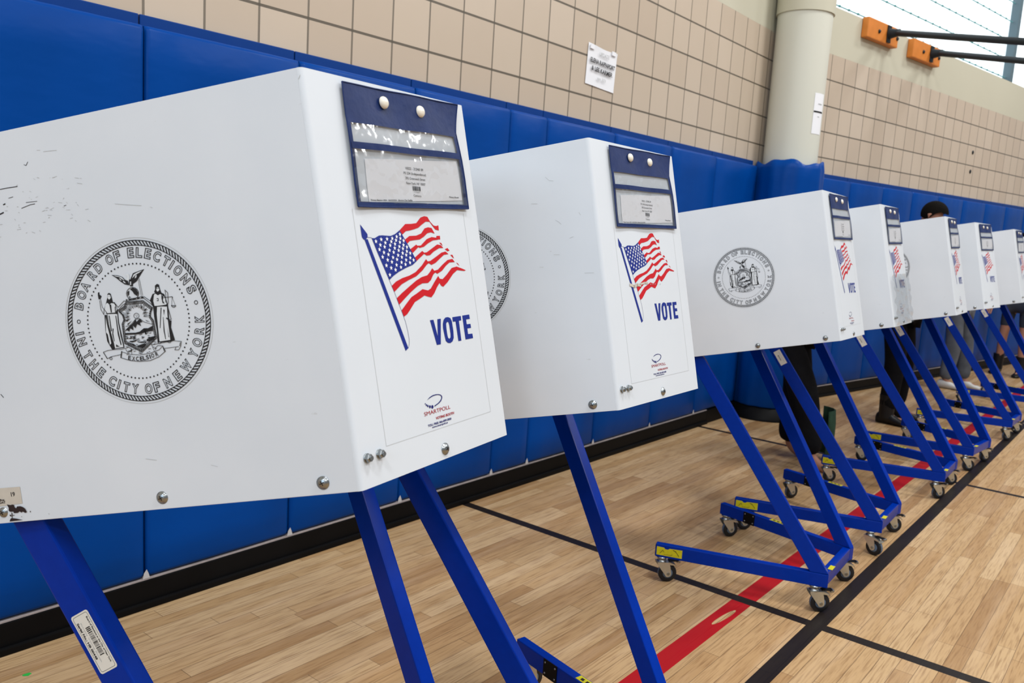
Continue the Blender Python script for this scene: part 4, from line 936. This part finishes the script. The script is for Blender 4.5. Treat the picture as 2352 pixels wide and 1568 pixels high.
def booth(x, y, psi, tw, label, sealc=None, tag_kind=0, casters=(), tops=(0, 0)):
    root = empty('voting_booth', (x, y, 0), psi)
    tag(root, label, 'voting booth', 'white and blue voting booths in a row')
    dt, dh, dw, ro = tw; t = TAU + dt
    ea = Vector((1, 0, 0)); bp = Vector((0, cos(t), -sin(t))); u = Vector((0, sin(t), cos(t)))
    ea, u = cos(ro)*ea + sin(ro)*u, cos(ro)*u - sin(ro)*ea
    B = frame((0, 0, ZB), ea * (1 + dw/0.261), bp, u * (1 + dh/0.392))
    fp = link('front_panel', C_['front'], root, B)
    link('printed_flag', C_['print'], fp); link('maker_logo', C_['logo'], fp)
    po = link('document_pouch', C_['pouch'], root, B @ Matrix.Translation((0, 0, 0)))
    link('paper_card', C_['card'], po); link('clear_window', C_['win'], po)
    for sx, sz in ((0.1483, 0.5144), (0.2323, 0.5127)): link('snap', C_['snap'], po, Matrix.Translation((sx, -0.0055, sz)))
    sn = link('side_panel', C_['sn'], root, B @ F_near); sf = link('side_panel', C_['sf'], root, B @ F_far)
    if sealc: link('printed_seal', C_['seal'], sn, Matrix.Translation((sealc[0], 0, sealc[1])))
    link('desktop', C_['desk'], root, B)
    for s_ in (0.052, 0.288, 0.545):
        link('screw', C_['screw'], root, B @ F_near @ Matrix.Translation((s_, 0, 0.0155)) @ Matrix.Rotation(radians(-90), 4, 'X'))
        link('screw', C_['screw'], root, B @ F_far @ Matrix.Translation((s_, 0, 0.0155)) @ RX)
    link('screw', C_['screw'], root, B @ Matrix.Translation((0.185, 0, 0.0145)) @ RX)
    for s_ in (0.0165, 0.0415): link('hex_bolt', C_['bolt'], root, B @ Matrix.Translation((s_, 0, 0.039)) @ RX)
    ln = link('leg', C_['leg_n'], root); lf = link('leg', C_['leg_f'], root)
    fn_ = link('foot', C_['foot_n'], root); ff_ = link('foot', C_['foot_f'], root); link('crossbar', C_['cross'], root)
    # labels stuck on the near leg, the feet
    q = PN.inverted() @ TOPN; L = hypot(q.x - 0.018, q.z - 0.13); ang = atan2(q.z - 0.13, q.x - 0.018)
    lab, dist = (C_['lab'], 0.715) if tag_kind == 1 else (C_['lab2'], 0.835 + (0.03 if x < 2 else 0))
    ca, sa = cos(ang), sin(ang); wl = 0.092 if tag_kind == 1 else 0.070; hl = 0.034 if tag_kind == 1 else 0.030
    o2 = Vector((0.018 + ca*(dist + wl), 0, 0.13 + sa*(dist + wl))) + Vector((sa, 0, -ca)) * (hl/2)
    Tl = PN @ frame(o2, (-ca, 0, -sa), (0, 1, 0), (-sa, 0, ca))
    if tag_kind: link('serial_label' if tag_kind == 1 else 'paper_label', lab, ln, Tl)
    link('warning_label', C_['yel'], fn_, PN @ frame((LN - 0.005, 0, 0.113), (-1, 0, 0), (0, 1, 0), (0, 0, 1)))
    link('caution_strip', C_['strip'], ff_, PF @ Matrix.Translation((LF - 0.33, 0, 0)))
    link('bracket_plate', C_['plate'], ff_, PF @ Matrix.Translation((LF - 0.185, 0, 0.104)))
    pos = [(PN, LN - 0.026), (PN, 0.045), (PF, LF - 0.026), (PF, 0.045)]
    for (P, r), a in zip(pos, casters or (-50, -45, -60, -50)):
        p = P @ Vector((r, 0.015, 0.104)); c = link('caster', C_['caster'], root, Matrix.Translation(p) @ Matrix.Rotation(radians(a) - psi, 4, 'Z'))
        link('wheel', C_['wheel'], c)
    return root, fp, sn, po

BO = {}
BO['A'] = booth(0.683, 0.771, 0.1405, (-0.006, -0.0035, -0.0024, 0.0164), 'nearest white voting booth, cut off by the left edge, full city seal showing', (0.2832, 0.2563), 1)
BO['B'] = booth(1.375, 0.818, 0.0335, (-0.0034, -0.0049, 0.0016, -0.0027), 'second voting booth, its seal half hidden behind the nearest booth', (0.302, 0.3005), 2, (-50, -45, -20, -50))
BO['C'] = booth(3.071, 0.932, 0.0675, (0.006, 0.0058, 0.0051, -0.0115), 'third voting booth, with a whole small seal visible on its side', (0.3085, 0.2690), 0, (-45, -48, -35, -52))
BO['D'] = booth(3.867, 0.955, 0.0448, (0, 0, 0, 0), 'fourth voting booth, crumpled clear plastic hanging over its lower front', (0.310, 0.285), 2, (-40, -105, -30, -48))
BO['E'] = booth(5.022, 0.935, 0.0387, (0, 0, 0, 0), 'fifth voting booth, the one in front of the black trousers', (0.310, 0.303), 2, (-50, -42, -70, -45))
BO['F'] = booth(5.837, 0.937, -0.0857, (0, 0, 0, 0), 'sixth voting booth, directly behind the fifth in the row', (0.305, 0.28), 2, (-30, -52, -60, -40))
BO['G'] = booth(7.066, 0.900, -0.0151, (0, 0, 0, 0), 'seventh voting booth, whose flag panel meets the right picture edge', (0.300, 0.28), 2, (-60, -40, -50, -55))
BO['H'] = booth(8.430, 0.885, -0.1074, (0, 0, 0, 0), 'farthest voting booth, only its blue legs and feet showing', (0.300, 0.28), 2, (-40, -60, -50, -45))

# marks, stickers and residue on single booths
def marks_A():
    sn = BO['A'][2]; m = MB(); g = lambda x, y: (x/1000, 0.0004, y/1000); random.seed(12)
    wd = [1.2, 2.2, .8, 1.0, .6, .6, .9, .7, .7, .7, .5, 2.0, .8, .7, 1.2, .8]
    for l, w in zip(D['MARKS'], wd): m.line(l, w*0.8, g, 'ink' if w > 0.75 else 'greyline')
    for i in range(60):
        x = 330 + 160*random.random(); y = 395 + 75*random.random(); L = 1 + 7*random.random()**2
        m.line([(x, y), (x + L, y + random.uniform(-1.5, 2.5))], 0.35 + 0.3*random.random(), g, 'greyline')
    tag(m.build('scuff_marks', sn), kind='stuff')
    m = MB(); g1 = lambda x, y: (x/1000, 0.0005, y/1000)
    m.flat([(510.3, 50), (575, 51.5), (575, 24), (510.4, 26)], g1, 'beige'); g2 = lambda x, y: (-x/1000, 0.0008, y/1000)
    put_text(m, '19', -527, 37.5, 6.5, 6.0, g2, 'ink', 0.02); put_text(m, 'ELECTION DAY', -572, 28.5, 34, 3.4, g2, 'dirt', 0.03)
    m.build('beige_sticker', sn)
    m = MB(); g3 = lambda x, y: (x/1000, 0.0010, y/1000)
    for p in D['DIRT']: m.flat(p, g3, 'dirt')
    tag(m.build('glue_residue', sn), kind='stuff')
marks_A()
def marks_B():
    m = MB(); g = lambda x, y: fr(x/1000, y/1000, 0.001)
    m.line([(96, 247), (112, 243), (126, 246), (140, 245)], 6.0, g, 'tapegrey'); m.line([(138, 247), (160, 250), (172, 249)], 4.0, g, 'tapegrey')
    for x in (182, 192, 202, 214, 226): m.line([(x, 246), (x + 4, 246.5)], 1.2, g, 'greyline')
    tag(m.build('tape_residue', BO['B'][1]), kind='stuff')
    m = MB(); g = lambda x, y: (x/1000, 0.0004, y/1000)
    for l in [[(85, 390), (79, 386), (74, 380)], [(120, 300), (128, 301)], [(20, 275), (38, 277)], [(100, 330), (103, 329)], [(95, 478), (88, 470), (80, 468)], [(36, 398), (33, 392)], [(96, 322), (84, 320)], [(60, 350), (52, 352)], [(130, 430), (118, 428)]]: m.line(l, 0.5, g, 'greyline')
    tag(m.build('scuff_marks', BO['B'][2]), kind='stuff')
    m = MB(); g = lambda x, y: (x/1000, 0.0004, y/1000)
    m.flat([(575, 503), (540, 506), (540, 482), (575, 480)], g, 'beige'); put_text(m, 'BOOTH', -573, 493, 28, 6, lambda x, y: (-x/1000, 0.0007, y/1000), 'greyline', 0.03)
    m.build('beige_sticker', BO['C'][2])
    m = MB(); m.line([(560, 420), (548, 428), (538, 429)], 3.0, g, 'ink'); m.line([(548, 416), (540, 411)], 4.0, g, 'ink'); m.line([(535, 440), (525, 446)], 2.0, g, 'greyline'); tag(m.build('scuff_marks', BO['C'][2]), kind='stuff')
    # crumpled clear plastic caught on the front of the fourth booth
    w = MB(); vs = []; fs = []; nx, nz = 18, 30; random.seed(2)
    for j in range(nz+1):
        for i in range(nx+1):
            u, v = i/nx, j/nz
            vs.append(fr(0.02 + 0.325*u, 0.005 + 0.225*v, 0.004 + 0.010*abs(sin(u*9 + 2*sin(v*7)))*(0.3+v*0.5) + 0.007*abs(sin(v*13 + u*5)) ))
    for j in range(nz):
        for i in range(nx): a = j*(nx+1)+i; fs.append((a, a+1, a+nx+2, a+nx+1))
    w.add(vs, fs, 'wrap', True); w.build('plastic_wrap', BO['D'][1])
marks_B()

# ================================================================== people
def skin_mesh(name, chains, mats_, lvl=2, root=None):
    """chains: list of [(x,y,z,r), ...]; points shared between chains weld by position. Skin + subdivision, applied."""
    idx = {}; vs = []; rr = []; es = set()
    for ch in chains:
        prev = None
        for x, y, z, r in ch:
            k = (round(x, 4), round(y, 4), round(z, 4))
            if k not in idx: idx[k] = len(vs); vs.append((x, y, z)); rr.append(r)
            i = idx[k]
            if prev is not None and prev != i: es.add((min(prev, i), max(prev, i)))
            prev = i
    me = bpy.data.meshes.new(name + '_sk'); me.from_pydata(vs, sorted(es), [])
    o = bpy.data.objects.new(name, me); COL.objects.link(o)
    md = o.modifiers.new('s', 'SKIN'); md.use_smooth_shade = True
    for i, r in enumerate(rr):
        d = me.skin_vertices[0].data[i]; rx, ry = r if isinstance(r, tuple) else (r, r); d.radius = (rx, ry); d.use_root = (i == 0)
    sd = o.modifiers.new('d', 'SUBSURF'); sd.levels = lvl; sd.render_levels = lvl
    dg = bpy.context.evaluated_depsgraph_get(); out = bpy.data.meshes.new_from_object(o.evaluated_get(dg))
    bpy.data.objects.remove(o); bpy.data.meshes.remove(me)
    for p in out.polygons: p.use_smooth = True
    out.materials.clear()
    for k in mats_: out.materials.append(M[k])
    return out

def head_shape(me, hc, fwd):
    """push the skinned head into a face: brow, nose, chin"""
    f = Vector(fwd).normalized(); up = Vector((0, 0, 1)); rt = f.cross(up)
    for v in me.vertices:
        d = v.co - hc; a, b, c = d.dot(f), d.dot(rt), d.dot(up)
        if d.length < 0.17 and c > -0.13:
            if a > 0.03: v.co += f * (0.022*math.exp(-(b/0.014)**2 - ((c+0.010)/0.022)**2) + 0.006*math.exp(-(b/0.03)**2 - ((c+0.052)/0.012)**2) + 0.010*math.exp(-(b/0.028)**2 - ((c+0.088)/0.02)**2) - 0.007*math.exp(-((abs(b)-0.032)/0.014)**2 - ((c-0.012)/0.014)**2))
def person(loc, face, H, lean, feet, arms, cl, label, hair='hair', skinhands=True, legw=1.0, bare=False, tilt=0.0):
    """loc = floor point under the pelvis, face = heading angle (deg), feet = two floor points (local), arms = two hand targets (local)"""
    k = H / 1.75; root_T = Matrix.Translation(loc) @ Matrix.Rotation(radians(face), 4, 'Z')   # local +X is forward, +Y is left
    pel = Vector((0, 0, 0.93*k)); ch = pel + Vector((sin(lean)*0.42, 0, cos(lean)*0.42))*k; nk = pel + Vector((sin(lean)*0.57, 0, cos(lean)*0.57))*k
    hd = nk + Vector((0.05 + sin(lean)*0.10, 0, 0.11))*k; hc = hd + Vector((0.015, 0, 0.045))*k
    def P(v, r): return (v.x, v.y, v.z, r)
    torso = [P(pel, (0.135*k, 0.10*k)), P(pel.lerp(ch, 0.5), (0.12*k, 0.09*k)), P(ch, (0.15*k, 0.10*k)), P(nk, 0.055*k), P(nk.lerp(hd, 0.55), 0.052*k), P(hd, (0.070*k, 0.078*k)), P(hc + Vector((0, 0, 0.03*k)), (0.074*k, 0.088*k)), P(hc + Vector((-0.005, 0, 0.085*k)), (0.05*k, 0.06*k))]
    body = [torso]; trou = []; shirt = [[P(pel + Vector((0, 0, 0.01)), (0.15*k, 0.118*k)), P(pel.lerp(ch, 0.5), (0.138*k, 0.108*k)), P(ch, (0.165*k, 0.118*k)), P(nk - Vector((0, 0, 0.02)), 0.075*k)]]
    shoes = []
    for s, ft in zip((1, -1), feet):
        hip = pel + Vector((0, s*0.095*k, -0.04*k)); an = Vector((ft[0], ft[1], 0.085*k)); kn = hip.lerp(an, 0.5) + Vector((0.035*k, 0, 0.02))
        body.append([P(pel, (0.135*k, 0.10*k)), P(hip, 0.085*k), P(kn, 0.055*k), P(kn.lerp(an, 0.35), 0.052*k), P(an, 0.036*k)])
        body.append([P(an, 0.036*k), P(an + Vector((0.055*k, 0, -0.045*k)), (0.036*k, 0.03*k)), P(an + Vector((0.15*k, 0, -0.062*k)), (0.036*k, 0.018*k))])
        lo = an + Vector((-0.004, 0, 0.0 if not bare else 0.36*k))
        if bare: lo = kn + Vector((0.0, 0, 0.06))
        w = legw
        trou.append([P(pel, (0.148*k, 0.112*k)), P(hip, 0.098*k), P(kn if not bare else hip.lerp(kn, 0.6), 0.074*k*w), P(lo, 0.060*k*w)])
        shoes.append((an, k))
        sh = ch + Vector((0, s*0.175*k, 0.06*k)); hn = Vector(arms[0 if s > 0 else 1]); md = sh.lerp(hn, 0.5); el = md + Vector((-0.05, s*0.05, -0.10))*k
        body.append([P(ch, (0.15*k, 0.10*k)), P(sh, 0.052*k), P(el, 0.040*k), P(el.lerp(hn, 0.85), 0.026*k)])
        fw = (hn - el).normalized(); sd = fw.cross(Vector((0, 0, 1))).normalized(); wr = el.lerp(hn, 0.85); pm = wr + fw*0.06
        body.append([P(wr, 0.026*k), P(pm, (0.030, 0.015))])
        for q, (off, ln) in enumerate(((-0.030, 0.062), (-0.010, 0.075), (0.010, 0.072), (0.029, 0.055))):
            a = pm + sd*off + fw*0.02; b = a + fw*ln*0.55 - Vector((0, 0, 0.006)); c = b + fw*ln*0.4 - Vector((0, 0, 0.016))
            body.append([P(pm, (0.030, 0.015)), P(a, 0.0095), P(b, 0.0088), P(c, 0.0075)])
        a = wr + fw*0.02 - sd*s*0.03; body.append([P(wr, 0.026*k), P(a, 0.0105), P(a + fw*0.035 - sd*s*0.012, 0.009)])
        shirt.append([P(ch, (0.165*k, 0.118*k)), P(sh, 0.066*k), P(el, 0.054*k), P(el.lerp(hn, 0.62), 0.042*k)])
    bm_ = skin_mesh('person', body, ['skin']); head_shape(bm_, hc, (cos(tilt), 0, -sin(tilt)))
    o = link('person', bm_, None, root_T); tag(o, label, 'person')
    link('shirt', skin_mesh('shirt', shirt, [cl[0]]), o); link('trousers' if not bare else 'shorts', skin_mesh('trousers', trou, [cl[1]]), o)
    if cl[2]:
        for an, k_ in shoes:
            m = MB(); vs = []; fs = []; n = 16; secs = [(-0.075, 0.028, 0.075), (-0.06, 0.038, 0.095), (0.0, 0.041, 0.105 if cl[2] != 'boot' else 0.13), (0.06, 0.042, 0.078), (0.12, 0.047, 0.055), (0.17, 0.042, 0.042), (0.195, 0.022, 0.028)]
            for sx, hw, hh in secs:
                for i in range(n):
                    a = 2*pi*i/n; vs.append(((an.x + sx*k_), an.y + hw*k_*cos(a), max(0.0, hh*k_*(0.5 + 0.5*sin(a)))))
            for j in range(len(secs)-1):
                for i in range(n): fs.append((j*n+i, (j+1)*n+i, (j+1)*n+(i+1) % n, j*n+(i+1) % n))
            m.add(vs, fs, cl[2], True); m.add(vs[:n], [tuple(range(n))], cl[2]); m.add(vs[-n:], [tuple(range(n))[::-1]], cl[2])
            if cl[2] == 'boot': m.lathe([(0.056*k_, 0.05), (0.060*k_, 0.18), (0.064*k_, 0.23)], Matrix.Translation((an.x - 0.005, an.y, 0)), 'boot', 18)
            m.build('boot' if cl[2] == 'boot' else 'shoe', o)
    # hair cap
    hm = MB(); vs = []; fs = []; nu, nv = 20, 9
    for j in range(nv+1):
        for i in range(nu):
            a = 2*pi*i/nu; em = 0.36 if cos(a) > 0.45 else (-0.62 if cos(a) < -0.1 else -0.62 + 0.98*(cos(a) + 0.1)/0.55)
            e2 = pi/2 + (em - pi/2)*j/nv; vs.append(hc + Vector((0.101*cos(a)*cos(e2) - 0.006, 0.088*sin(a)*cos(e2), 0.034 + 0.100*sin(e2)))*k)
    for j in range(nv):
        for i in range(nu): fs.append((j*nu+i, (j+1)*nu+i, (j+1)*nu+(i+1) % nu, j*nu+(i+1) % nu))
    Rt = Matrix.Translation(hc) @ Matrix.Rotation(tilt, 4, 'Y') @ Matrix.Translation(-hc); hm.add([Rt @ Vector(v) for v in vs], fs, hair, True); hm.build('hair', o)
    fm = MB()
    for s in (1, -1):
        fm.lathe([(0.0, -0.004), (0.010, 0.0), (0.007, 0.005), (0.0, 0.006)], Matrix.Translation(hc + Vector((0.070*k, s*0.031*k, 0.016*k))) @ Matrix.Rotation(radians(90), 4, 'Y'), 'eye', 12)
        fm.lathe([(0.0, 0.0), (0.0045, 0.0055), (0.0, 0.0075)], Matrix.Translation(hc + Vector((0.071*k, s*0.031*k, 0.016*k))) @ Matrix.Rotation(radians(90), 4, 'Y'), 'hair', 10)
        fm.tube([hc + Vector((0.0, s*0.074*k, 0.035*k)), hc + Vector((-0.012*k, s*0.088*k, 0.02*k)), hc + Vector((-0.004*k, s*0.08*k, -0.02*k))], [0.008, 0.012, 0.006], 'skin', 8)
    fm.tube([hc + Vector((0.079*k, -0.024*k, -0.052*k)), hc + Vector((0.086*k, 0, -0.052*k)), hc + Vector((0.079*k, 0.024*k, -0.052*k))], [0.003, 0.005, 0.003], 'lip', 8)
    fm.v = [tuple(Rt @ Vector(v)) for v in fm.v]; fm.build('face_details', o)
    return o, hc, k

LEAN = radians(38)
# voter bent over the fifth booth: loose black trousers, bare feet in the photo's shadow, green cloth at the knee
o, hc, k = person((5.17, 1.88, 0), -92, 1.60, radians(40), [(0.03, 0.10), (0.26, -0.13)], [(0.60, 0.12, 1.08), (0.60, -0.14, 1.08)], ('blackcloth', 'blackcloth', None),
       'person in loose black trousers with bare feet, bent over the fifth booth', legw=1.45, tilt=0.7)
g = MB(); secs = [(0.42, 0.0), (0.34, 0.09), (0.25, 0.12), (0.13, 0.125), (0.035, 0.11)]; vs = []
for z, r in secs:
    for i in range(12):
        a = -0.5 + 2.2*i/11; vs.append((0.19 + (0.085 + r*0.35)*cos(a)*0.8 + 0.006*sin(i*3), 0.10 + (0.06 + r*0.4)*sin(a)*1.1 , z))
g.add(vs, [(j*12+i, j*12+i+1, (j+1)*12+i+1, (j+1)*12+i) for j in range(1, 4) for i in range(11)], 'greencloth', True)
gm = g.build('green_sash', o); s_ = gm.modifiers.new('t', 'SOLIDIFY'); s_.thickness = 0.006
# white curl printed on the hem of the shirt
g = MB(); g.line([(0, 0), (40, 8), (62, 26), (60, 44), (36, 50), (18, 40)], 7, lambda x, y: (0.128 + 0.0002*x*0, -0.05 + x/1000*1.0, 0.80 + y/1000), 'paper'); 
g.build('printed_curl', o)
person((7.01, 1.71, 0), -95, 1.71, radians(8), [(0.0, 0.22), (0.05, -0.14)], [(0.46, 0.14, 1.13), (0.46, -0.14, 1.13)], ('blackcloth', 'blackcloth', 'boot'),
       'person in black clothes and boots, dark hair showing above the fifth booth', legw=1.15, tilt=0.42)
person((9.38, 1.74, 0), -95, 1.58, radians(6), [(0.12, 0.06), (0.02, -0.18)], [(0.30, 0.20, 1.10), (0.30, -0.20, 1.10)], ('bluecloth', 'greycloth', 'sneaker'),
       'person in mottled grey trousers and white sneakers beyond the sixth booth', legw=1.25, tilt=0.6)
person((11.0, 1.42, 0), 170, 1.60, radians(3), [(0.06, 0.12), (0.0, -0.14)], [(0.18, 0.24, 0.80), (0.12, -0.26, 0.80)], ('bluecloth', 'bluecloth', 'boot'),
       'person with bare lower legs and short trousers at the right picture edge', bare=True)
